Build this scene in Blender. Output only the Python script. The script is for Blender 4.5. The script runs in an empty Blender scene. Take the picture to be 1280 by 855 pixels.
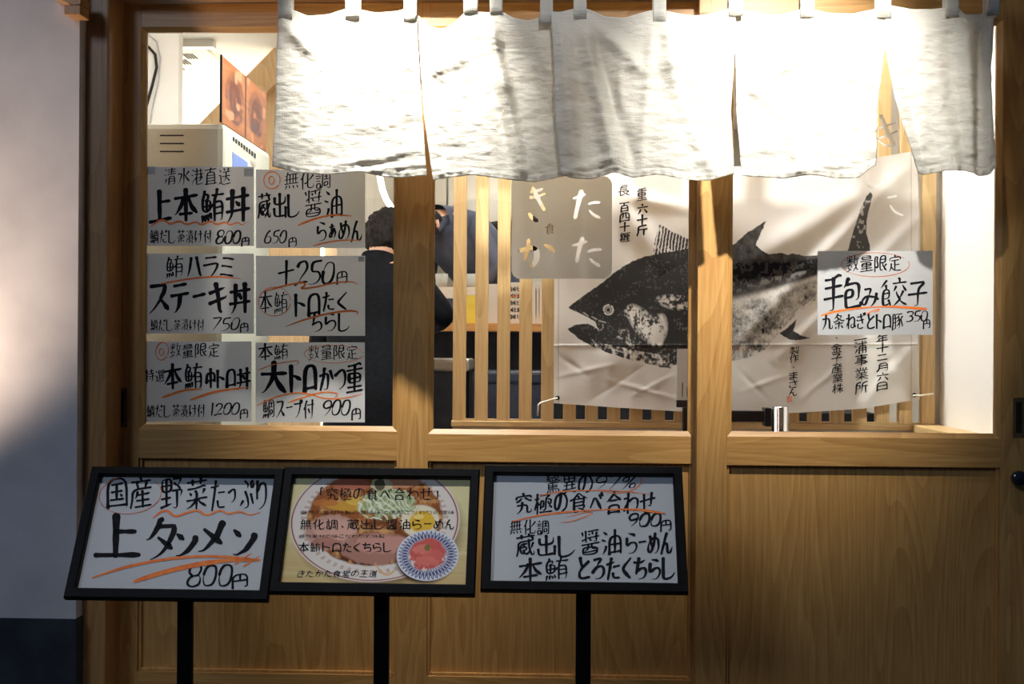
import bpy, bmesh, math, random
import numpy as np
from mathutils import Vector, Matrix, noise as mnoise

S = bpy.context.scene
COL = S.collection

# ---------------------------------------------------------------- camera
CAM = Vector((0.0, -3.2, 1.15)); FPX = 1500.0
YAW = math.radians(2.0); ROLL = 0.0065
FW = Vector((-math.sin(YAW), math.cos(YAW), 0))
R0 = Vector((math.cos(YAW), math.sin(YAW), 0)); U0 = Vector((0, 0, 1))
RT = R0*math.cos(ROLL) + U0*math.sin(ROLL); UP = U0*math.cos(ROLL) - R0*math.sin(ROLL)
cd = bpy.data.cameras.new('camera'); cam = bpy.data.objects.new('camera', cd); COL.objects.link(cam)
cd.sensor_width = 36; cd.lens = 36*FPX/1280; cd.clip_start = 0.05
M = Matrix((RT, UP, -FW)).transposed().to_4x4(); M.translation = CAM
cam.matrix_world = M
S.camera = cam
# ---------------------------------------------------------------- world, lights, exposure
S.view_settings.view_transform = 'Standard'; S.view_settings.look = 'None'
S.view_settings.exposure = 0.0; S.view_settings.gamma = 1.0
S.view_settings.use_curve_mapping = False
W = bpy.data.worlds.new('night_street'); S.world = W; W.use_nodes = True
W.node_tree.nodes['Background'].inputs[0].default_value = (0.42, 0.58, 1.0, 1)
W.node_tree.nodes['Background'].inputs[1].default_value = 0.036
def light(name, kind, loc, target, power, color, **kw):
    l = bpy.data.lights.new(name, kind); l.energy = power; l.color = color
    for k, v in kw.items(): setattr(l, k, v)
    o = bpy.data.objects.new(name, l); COL.objects.link(o); o.location = loc
    d = Vector(target) - Vector(loc)
    o.rotation_euler = d.to_track_quat('-Z', 'Y').to_euler()
    return o
# two eave spotlights over the shopfront
light('eave_and_fill_spot', 'SPOT', (-0.42, -0.60, 2.42), (-0.40, -0.10, 1.80), 190, (1.0, .97, .91), spot_size=math.radians(54), spot_blend=.9, shadow_soft_size=.02)
light('eave_and_fill_spot', 'SPOT', (0.62, -1.05, 2.40), (0.58, -0.10, 1.68), 215, (1.0, .97, .91), spot_size=math.radians(54), spot_blend=1.0, shadow_soft_size=.02)
light('eave_and_fill_spot', 'SPOT', (0.10, -0.95, 2.42), (0.10, -0.10, 1.75), 17, (.97, .98, 1.0), spot_size=math.radians(56), spot_blend=1.0, shadow_soft_size=.03)  # added weak fill for the middle of the curtain, not one of the two
for x in (-0.72, -0.02, 1.00):
    light('eave_downlight', 'SPOT', (x, -0.66, 2.44), (x, -0.52, .6), 52 if x < .9 else 22, (.97, .97, 1.0), spot_size=math.radians(46), spot_blend=1.0, shadow_soft_size=.03)
# lamp on the plaster wall left of the frame
light('wall_lamp', 'SPOT', (-2.02, -0.50, 0.62), (-1.72, -0.1, 1.16), 115, (1.0, .78, .62), spot_size=math.radians(66), spot_blend=1.0, shadow_soft_size=.06)
# bluish street light
light('street_light', 'AREA', (-3.6, -6.2, 4.6), (-0.2, 0, 0.6), 85, (.62, .76, 1.0), size=1.6)
# ceiling lights of the restaurant
for x, y, p in ((-1.6, 3.9, 520), (0.1, 2.2, 16), (-0.1, 3.7, 26)):
    light('ceiling_lamp', 'AREA', (x, y, 2.46), (x, y, 0), p, (1.0, .93, .82), size=.6)

for x, p in ((-0.75, 26), (0.15, 28), (0.72, 11)):
    light('lobby_ceiling_lamp', 'AREA', (x, .42, 2.46), (x, .34, 0), p, (1.0, .98, .95), shape='RECTANGLE', size=.5, size_y=.12)

def ray(px, py): return FW*FPX + RT*(px-640) + UP*(427.5-py)
def at(px, py, Y):
    d = ray(px, py); return CAM + d*((Y-CAM.y)/d.y)
def on_plane(P, N):
    def f(px, py, off=0.0):
        d = ray(px, py); t = (P-CAM).dot(N)/d.dot(N); return CAM + d*t + N*off
    return f
def door_plane(Y): return on_plane(Vector((0, Y, 0)), Vector((0, -1, 0)))
rnd = random.Random(7)

# ---------------------------------------------------------------- materials
def mat(name, col, rough=.6, metal=0, build=None, **kw):
    m = bpy.data.materials.new(name); m.use_nodes = True; nt = m.node_tree; b = nt.nodes['Principled BSDF']
    b.inputs['Base Color'].default_value = (*col, 1); b.inputs['Roughness'].default_value = rough; b.inputs['Metallic'].default_value = metal
    for k, v in kw.items(): b.inputs[k].default_value = v
    if build: build(nt, b)
    return m
def nd(nt, t, **kw):
    n = nt.nodes.new(t)
    for k, v in kw.items(): setattr(n, k, v)
    return n
def noisy(c0, c1, scale=(6, 6, 6), nscale=1.0, detail=5, bump=0, p0=.3, p1=.7, distort=0.0):
    def b(nt, bs):
        tc = nd(nt, 'ShaderNodeTexCoord'); mp = nd(nt, 'ShaderNodeMapping'); mp.inputs['Scale'].default_value = scale
        nz = nd(nt, 'ShaderNodeTexNoise'); nz.inputs['Scale'].default_value = nscale; nz.inputs['Detail'].default_value = detail; nz.inputs['Distortion'].default_value = distort
        cr = nd(nt, 'ShaderNodeValToRGB'); cr.color_ramp.elements[0].position = p0; cr.color_ramp.elements[1].position = p1
        cr.color_ramp.elements[0].color = (*c0, 1); cr.color_ramp.elements[1].color = (*c1, 1)
        L = nt.links.new
        L(tc.outputs['Object'], mp.inputs[0]); L(mp.outputs[0], nz.inputs['Vector']); L(nz.outputs['Fac'], cr.inputs[0]); L(cr.outputs[0], bs.inputs['Base Color'])
        if bump:
            bp = nd(nt, 'ShaderNodeBump'); bp.inputs['Strength'].default_value = bump; bp.inputs['Distance'].default_value = .004
            L(nz.outputs['Fac'], bp.inputs['Height']); L(bp.outputs[0], bs.inputs['Normal'])
    return b
def wood(name, c0, c1, axis='z', rough=.42, ring=3.0):
    sc = {'z': (26, 26, 1.3), 'x': (1.3, 26, 26), 'y': (26, 1.3, 26)}[axis]
    sc2 = {'z': (ring, ring, .35), 'x': (.35, ring, ring), 'y': (ring, .35, ring)}[axis]
    def b(nt, bs):
        L = nt.links.new
        tc = nd(nt, 'ShaderNodeTexCoord'); oi = nd(nt, 'ShaderNodeObjectInfo')
        va = nd(nt, 'ShaderNodeVectorMath', operation='MULTIPLY_ADD'); va.inputs[1].default_value = (1, 1, 1)
        cx = nd(nt, 'ShaderNodeCombineXYZ'); ml = nd(nt, 'ShaderNodeMath', operation='MULTIPLY'); ml.inputs[1].default_value = 37.0
        L(oi.outputs['Random'], ml.inputs[0]); 
        for k in range(3): L(ml.outputs[0], cx.inputs[k])
        L(tc.outputs['Object'], va.inputs[0]); L(cx.outputs[0], va.inputs[2])
        m1 = nd(nt, 'ShaderNodeMapping'); m1.inputs['Scale'].default_value = sc
        m2 = nd(nt, 'ShaderNodeMapping'); m2.inputs['Scale'].default_value = sc2
        L(va.outputs[0], m1.inputs[0]); L(va.outputs[0], m2.inputs[0])
        n1 = nd(nt, 'ShaderNodeTexNoise'); n1.inputs['Scale'].default_value = 6; n1.inputs['Detail'].default_value = 4
        n2 = nd(nt, 'ShaderNodeTexNoise'); n2.inputs['Scale'].default_value = 1.6; n2.inputs['Detail'].default_value = 1.5
        L(m1.outputs[0], n1.inputs['Vector']); L(m2.outputs[0], n2.inputs['Vector'])
        # growth rings: contour lines of the slow noise
        r1 = nd(nt, 'ShaderNodeMath', operation='MULTIPLY'); r1.inputs[1].default_value = 26; L(n2.outputs['Fac'], r1.inputs[0])
        r2 = nd(nt, 'ShaderNodeMath', operation='FRACT'); L(r1.outputs[0], r2.inputs[0])
        mx = nd(nt, 'ShaderNodeMath', operation='MULTIPLY_ADD'); mx.inputs[1].default_value = .20; L(r2.outputs[0], mx.inputs[0])
        s = nd(nt, 'ShaderNodeMath', operation='MULTIPLY'); s.inputs[1].default_value = .62; L(n1.outputs['Fac'], s.inputs[0]); L(s.outputs[0], mx.inputs[2])
        cr = nd(nt, 'ShaderNodeValToRGB'); e = cr.color_ramp.elements
        e[0].position = .22; e[1].position = .62; e[0].color = (*c1, 1); e[1].color = (*c0, 1)
        L(mx.outputs[0], cr.inputs[0]); L(cr.outputs[0], bs.inputs['Base Color'])
        bp = nd(nt, 'ShaderNodeBump'); bp.inputs['Strength'].default_value = .15; bp.inputs['Distance'].default_value = .001
        L(n1.outputs['Fac'], bp.inputs['Height']); L(bp.outputs[0], bs.inputs['Normal'])
    return mat(name, c0, rough, build=b)
WC0, WC1 = (.45, .215, .058), (.66, .365, .112)
M_wv = wood('door_wood_vertical_grain', WC0, WC1, 'z')
M_wh = wood('door_wood_horizontal_grain', WC0, WC1, 'x')
M_jamb = wood('jamb_wood', (.36, .17, .055), (.52, .27, .09), 'z')
M_lint = wood('lintel_wood', (.30, .15, .055), (.42, .22, .08), 'x')
M_slat = wood('lattice_wood', (.50, .34, .15), (.70, .50, .25), 'z')
M_slath = wood('lattice_wood_rail', (.50, .34, .15), (.70, .50, .25), 'x')
M_ply = wood('pale_plywood', (.55, .36, .18), (.72, .52, .30), 'z', ring=2)
M_count = wood('counter_wood', (.55, .24, .07), (.70, .36, .12), 'x')
M_plaster = mat('plaster', (.70, .66, .64), .9, build=noisy((.60, .57, .56), (.76, .72, .70), (3, 3, 3), 2.0, 8, .12))
M_plinth = mat('dark_stone', (.02, .026, .034), .75, build=noisy((.014, .018, .025), (.035, .042, .055), (14, 14, 14), 1, 6, .3))
M_white = mat('white_wall_paint', (.80, .79, .76), .8, build=noisy((.76, .75, .72), (.83, .82, .79), (4, 4, 4), 1, 3, .03))
M_beige = mat('beige_wall_paint', (.50, .46, .40), .7, build=noisy((.46, .42, .36), (.54, .50, .44), (4, 4, 4), 1, 3, .03))
M_floor = mat('dark_floor_tile', (.05, .05, .05), .6, build=noisy((.035, .035, .035), (.07, .07, .066), (8, 8, 8), 1, 5, .1))
M_ground = mat('asphalt', (.05, .05, .052), .9, build=noisy((.03, .03, .033), (.075, .075, .08), (60, 60, 60), 1, 5, .4))
M_machine = mat('grey_machine_enamel', (.46, .48, .42), .45, build=noisy((.43, .455, .395), (.49, .515, .45), (5, 5, 5), 1, 3, .02))
M_dark = mat('dark_metal', (.012, .012, .013), .4, .3, build=noisy((.010, .010, .011), (.018, .018, .02), (30, 30, 30), 1, 3, .05))
M_frame = mat('black_sign_frame', (.008, .008, .009), .5, **{'Specular IOR Level': .12}, build=noisy((.003, .003, .003), (.006, .006, .006), (40, 40, 40), 1, 3, .04))
M_ink = mat('black_ink', (.006, .006, .008), .7, **{'Specular IOR Level': .15},  build=noisy((.004, .004, .006), (.012, .012, .015), (90, 90, 90), 1, 3, 0))
M_orange = mat('orange_marker', (.90, .20, .02), .6, build=noisy((.84, .15, .01), (.95, .27, .04), (60, 60, 60), 1, 3, 0))
M_redink = mat('thin_red_marker', (.65, .13, .03), .6, build=noisy((.60, .10, .02), (.72, .18, .05), (60, 60, 60), 1, 3, 0))
M_brass = mat('aged_brass', (.20, .14, .06), .4, .2, build=noisy((.12, .08, .03), (.20, .135, .055), (40, 40, 40), 1, 3, .05))
M_pull = mat('dark_pull_recess', (.03, .02, .012), .5, .3, build=noisy((.02, .014, .01), (.04, .03, .018), (40, 40, 40), 1, 3, 0))
M_chrome = mat('chrome', (.75, .76, .8), .12, 1, build=noisy((.70, .71, .75), (.80, .81, .84), (20, 20, 20), 1, 2, 0))
M_lock = mat('dark_glossy_lock', (.10, .11, .14), .10, .9, build=noisy((.08, .09, .12), (.13, .14, .17), (20, 20, 20), 1, 2, 0))
M_slit = mat('black_slit', (.01, .01, .01), .8, build=noisy((.006, .006, .006), (.016, .016, .016), (20, 20, 20), 1, 2, 0))
M_cable_w = mat('grey_cable', (.45, .45, .45), .5, build=noisy((.40, .40, .40), (.50, .50, .50), (20, 20, 20), 1, 2, 0))
M_rope = mat('white_cord', (.75, .72, .62), .9, build=noisy((.65, .62, .5), (.8, .78, .7), (200, 200, 200), 1, 2, .4))
M_steel = mat('stainless_steel', (.50, .48, .45), .35, .6, build=noisy((.44, .42, .39), (.56, .54, .50), (1, 30, 1), 2, 3, .02))
M_skin = mat('skin', (.58, .34, .24), .5, build=noisy((.54, .31, .21), (.62, .37, .27), (20, 20, 20), 1, 3, .05))
M_hair = mat('black_hair', (.012, .010, .009), .75, **{'Specular IOR Level': .2},  build=noisy((.006, .005, .005), (.030, .024, .02), (60, 60, 12), 2, 4, .5))
M_suit = mat('dark_suit_cloth', (.007, .008, .010), .9, **{'Specular IOR Level': .15}, build=noisy((.004, .005, .007), (.010, .011, .014), (60, 60, 60), 1, 3, .1))
M_navy = mat('navy_work_shirt', (.065, .080, .13), .8, build=noisy((.05, .062, .10), (.085, .10, .16), (14, 14, 14), 1, 3, .2))
M_black = mat('black_cloth', (.015, .016, .02), .85, build=noisy((.01, .011, .014), (.022, .024, .03), (14, 14, 14), 1, 3, .2))
M_stool = mat('dark_navy_vinyl', (.025, .035, .06), .4, build=noisy((.02, .028, .05), (.032, .044, .075), (14, 14, 14), 1, 3, .05))
M_tape = mat('clear_grey_tape', (.40, .39, .38), .35, build=noisy((.36, .35, .34), (.44, .43, .42), (30, 30, 30), 1, 3, 0))
M_screen = mat('blue_screen', (.08, .16, .45), .3, build=noisy((.07, .14, .40), (.10, .19, .50), (8, 8, 8), 1, 2, 0), **{'Emission Color': (.12, .22, .6, 1), 'Emission Strength': .35})
M_seal = mat('red_seal_ink', (.62, .22, .14), .7, build=noisy((.55, .16, .10), (.72, .35, .26), (120, 120, 120), 1, 2, 0))
M_yellow = mat('yellow_plastic', (.85, .66, .08), .4, build=noisy((.80, .60, .06), (.90, .72, .12), (20, 20, 20), 1, 2, 0))

def thin(name, base, trans, fac, bump=None, rough=.8):
    m = bpy.data.materials.new(name); m.use_nodes = True; nt = m.node_tree; L = nt.links.new
    b = nt.nodes['Principled BSDF']; out = nt.nodes['Material Output']
    b.inputs['Roughness'].default_value = rough; b.inputs['Specular IOR Level'].default_value = .2
    tr = nd(nt, 'ShaderNodeBsdfTranslucent'); tr.inputs[0].default_value = (*trans, 1)
    mx = nd(nt, 'ShaderNodeMixShader'); mx.inputs[0].default_value = fac
    tc = nd(nt, 'ShaderNodeTexCoord'); nz = nd(nt, 'ShaderNodeTexNoise'); nz.inputs['Scale'].default_value = 9; nz.inputs['Detail'].default_value = 6
    L(tc.outputs['Object'], nz.inputs['Vector'])
    cr = nd(nt, 'ShaderNodeValToRGB'); cr.color_ramp.elements[0].color = (*[c*.93 for c in base], 1); cr.color_ramp.elements[1].color = (*base, 1)
    L(nz.outputs['Fac'], cr.inputs[0]); L(cr.outputs[0], b.inputs['Base Color'])
    if bump: bump(nt, b, tr, tc)
    L(b.outputs[0], mx.inputs[1]); L(tr.outputs[0], mx.inputs[2]); L(mx.outputs[0], out.inputs[0])
    return m
def linen_bump(nt, b, tr, tc):
    L = nt.links.new
    h = None
    for sc, st in (((500, 500, 30), .30), ((30, 30, 560), .34), ((9, 9, 34), 1.0), ((30, 30, 90), .8)):
        mp = nd(nt, 'ShaderNodeMapping'); mp.inputs['Scale'].default_value = sc
        nz = nd(nt, 'ShaderNodeTexNoise'); nz.inputs['Scale'].default_value = 1; nz.inputs['Detail'].default_value = 3; nz.inputs['Distortion'].default_value = .6
        L(tc.outputs['Object'], mp.inputs[0]); L(mp.outputs[0], nz.inputs['Vector'])
        ml = nd(nt, 'ShaderNodeMath', operation='MULTIPLY_ADD'); ml.inputs[1].default_value = st
        L(nz.outputs['Fac'], ml.inputs[0])
        if h is not None: L(h.outputs[0], ml.inputs[2])
        else: ml.inputs[2].default_value = 0
        h = ml
    bp = nd(nt, 'ShaderNodeBump'); bp.inputs['Strength'].default_value = .8; bp.inputs['Distance'].default_value = .004
    L(h.outputs[0], bp.inputs['Height']); L(bp.outputs[0], b.inputs['Normal']); L(bp.outputs[0], tr.inputs['Normal'])
M_linen = thin('off_white_linen', (.80, .78, .71), (.84, .80, .70), .42, linen_bump)
M_paper = thin('white_paper', (.76, .76, .75), (.76, .76, .74), .40)
M_paper2 = thin('white_paper_sheet', (.68, .69, .69), (.5, .5, .5), .15)
M_card = thin('menu_card_paper', (.85, .80, .74), (.85, .8, .7), .3)
M_film = thin('frosted_film', (.72, .72, .70), (.90, .90, .88), .82)
M_film2 = thin('white_vinyl_letter', (.88, .88, .87), (.92, .92, .9), .75)

def attr_mat(name, fac=.2, rough=.7, coat=0):
    m = bpy.data.materials.new(name); m.use_nodes = True; nt = m.node_tree; L = nt.links.new
    b = nt.nodes['Principled BSDF']; out = nt.nodes['Material Output']; b.inputs['Roughness'].default_value = rough; b.inputs['Specular IOR Level'].default_value = .1
    a = nd(nt, 'ShaderNodeAttribute'); a.attribute_name = 'print'
    L(a.outputs['Color'], b.inputs['Base Color'])
    tc = nd(nt, 'ShaderNodeTexCoord'); nz = nd(nt, 'ShaderNodeTexNoise'); nz.inputs['Scale'].default_value = 300
    bp = nd(nt, 'ShaderNodeBump'); bp.inputs['Strength'].default_value = .08; bp.inputs['Distance'].default_value = .001
    L(tc.outputs['Object'], nz.inputs['Vector']); L(nz.outputs['Fac'], bp.inputs['Height']); L(bp.outputs[0], b.inputs['Normal'])
    if fac:
        tr = nd(nt, 'ShaderNodeBsdfTranslucent'); L(a.outputs['Color'], tr.inputs[0])
        mx = nd(nt, 'ShaderNodeMixShader'); mx.inputs[0].default_value = fac
        L(b.outputs[0], mx.inputs[1]); L(tr.outputs[0], mx.inputs[2]); L(mx.outputs[0], out.inputs[0])
    return m
M_banner = attr_mat('printed_banner_cloth', .25, .75)
M_print = attr_mat('printed_photo_poster', 0, .45)

def glass_mat(name, tint=(1, 1, 1), ior=1.45):
    m = bpy.data.materials.new(name); m.use_nodes = True; nt = m.node_tree; L = nt.links.new
    nt.nodes.remove(nt.nodes['Principled BSDF']); out = nt.nodes['Material Output']
    t = nd(nt, 'ShaderNodeBsdfTransparent'); t.inputs[0].default_value = (*tint, 1)
    g = nd(nt, 'ShaderNodeBsdfGlossy'); g.inputs['Roughness'].default_value = .02
    f = nd(nt, 'ShaderNodeFresnel'); f.inputs[0].default_value = ior
    tc = nd(nt, 'ShaderNodeTexCoord'); nz = nd(nt, 'ShaderNodeTexNoise'); nz.inputs['Scale'].default_value = 3
    bp = nd(nt, 'ShaderNodeBump'); bp.inputs['Strength'].default_value = .02; bp.inputs['Distance'].default_value = .002
    L(tc.outputs['Object'], nz.inputs['Vector']); L(nz.outputs['Fac'], bp.inputs['Height']); L(bp.outputs[0], g.inputs['Normal'])
    mx = nd(nt, 'ShaderNodeMixShader'); L(f.outputs[0], mx.inputs[0]); L(t.outputs[0], mx.inputs[1]); L(g.outputs[0], mx.inputs[2]); L(mx.outputs[0], out.inputs[0])
    return m
M_glass = glass_mat('window_glass', (.96, .97, .96))
M_tumbler = thin('ribbed_tumbler_glass', (.62, .64, .62), (.8, .82, .8), .6, None, .15)

# ---------------------------------------------------------------- mesh helpers
def link(name, me, m, parent=None, wl=None):
    o = bpy.data.objects.new(name, me); COL.objects.link(o)
    if m is not None:
        for q in (m if isinstance(m, (list, tuple)) else [m]): me.materials.append(q)
    pw = Vector(parent['_wl']) if parent is not None else Vector((0, 0, 0))
    w = Vector(wl) if wl is not None else (pw if parent is not None else Vector((0, 0, 0)))
    if w.length > 0:
        n = len(me.vertices); a = np.empty(n*3, np.float32); me.vertices.foreach_get('co', a)
        a = a.reshape(-1, 3) - np.array(w, np.float32); me.vertices.foreach_set('co', a.ravel()); me.update()
    if parent is not None: o.parent = parent
    o.location = w - pw; o['_wl'] = list(w)
    return o
def tag(o, label=None, cat=None, group=None, kind=None):
    if label: o['label'] = label
    if cat: o['category'] = cat
    if group: o['group'] = group
    if kind: o['kind'] = kind
    return o
def empty(name, loc, label=None, cat=None, group=None, kind=None):
    o = bpy.data.objects.new(name, None); COL.objects.link(o); o.location = loc; o['_wl'] = list(loc); o.empty_display_size = .05
    return tag(o, label, cat, group, kind)
class MB:
    def __init__(s): s.bm = bmesh.new()
    def box(s, x0, x1, y0, y1, z0, z1, bev=0):
        r = bmesh.ops.create_cube(s.bm, size=1)
        for v in r['verts']:
            v.co = Vector(((x0+x1)/2+v.co.x*(x1-x0), (y0+y1)/2+v.co.y*(y1-y0), (z0+z1)/2+v.co.z*(z1-z0)))
        if bev:
            ed = list({e for v in r['verts'] for e in v.link_edges})
            bmesh.ops.bevel(s.bm, geom=ed, offset=bev, segments=2, affect='EDGES', profile=.6)
        return s
    def hexa(s, P):   # 8 points: bottom loop 4, top loop 4
        v = [s.bm.verts.new(p) for p in P]
        for f in ((3, 2, 1, 0), (4, 5, 6, 7), (0, 1, 5, 4), (1, 2, 6, 5), (2, 3, 7, 6), (3, 0, 4, 7)): s.bm.faces.new([v[i] for i in f])
        return s
    def quad(s, P): s.bm.faces.new([s.bm.verts.new(p) for p in P]); return s
    def tube(s, pts, r, n=8, taper=None):
        pts = [Vector(p) for p in pts]; rings = []
        for i, p in enumerate(pts):
            d = (pts[min(i+1, len(pts)-1)]-pts[max(i-1, 0)]).normalized()
            a = d.orthogonal().normalized() if i == 0 else (pa - d*pa.dot(d)).normalized()
            pa = a; b = d.cross(a); rr = r if taper is None else r*taper[i]
            rings.append([s.bm.verts.new(p+(a*math.cos(2*math.pi*k/n)+b*math.sin(2*math.pi*k/n))*rr) for k in range(n)])
        for A, B in zip(rings, rings[1:]):
            for k in range(n): s.bm.faces.new((A[k], A[(k+1) % n], B[(k+1) % n], B[k]))
        s.bm.faces.new(rings[0][::-1]); s.bm.faces.new(rings[-1]); return s
    def lathe(s, c, prof, n=24, axis='z'):
        rings = []
        for r, h in prof:
            ring = []
            for k in range(n):
                a = 2*math.pi*k/n
                v = Vector((r*math.cos(a), r*math.sin(a), h)) if axis == 'z' else Vector((r*math.cos(a), h, r*math.sin(a)))
                ring.append(s.bm.verts.new(Vector(c)+v))
            rings.append(ring)
        for A, B in zip(rings, rings[1:]):
            for k in range(n): s.bm.faces.new((A[k], A[(k+1) % n], B[(k+1) % n], B[k]))
        s.bm.faces.new(rings[0][::-1]); s.bm.faces.new(rings[-1]); return s
    def build(s, name, m, parent=None, smooth=False, wl=None):
        bmesh.ops.recalc_face_normals(s.bm, faces=s.bm.faces)
        me = bpy.data.meshes.new(name); s.bm.to_mesh(me); s.bm.free()
        if smooth:
            me.shade_smooth()
        return link(name, me, m, parent, wl)
def box(name, x0, x1, y0, y1, z0, z1, m, parent=None, bev=0.0, wl=None): return MB().box(x0, x1, y0, y1, z0, z1, bev).build(name, m, parent, wl=wl)

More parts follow.
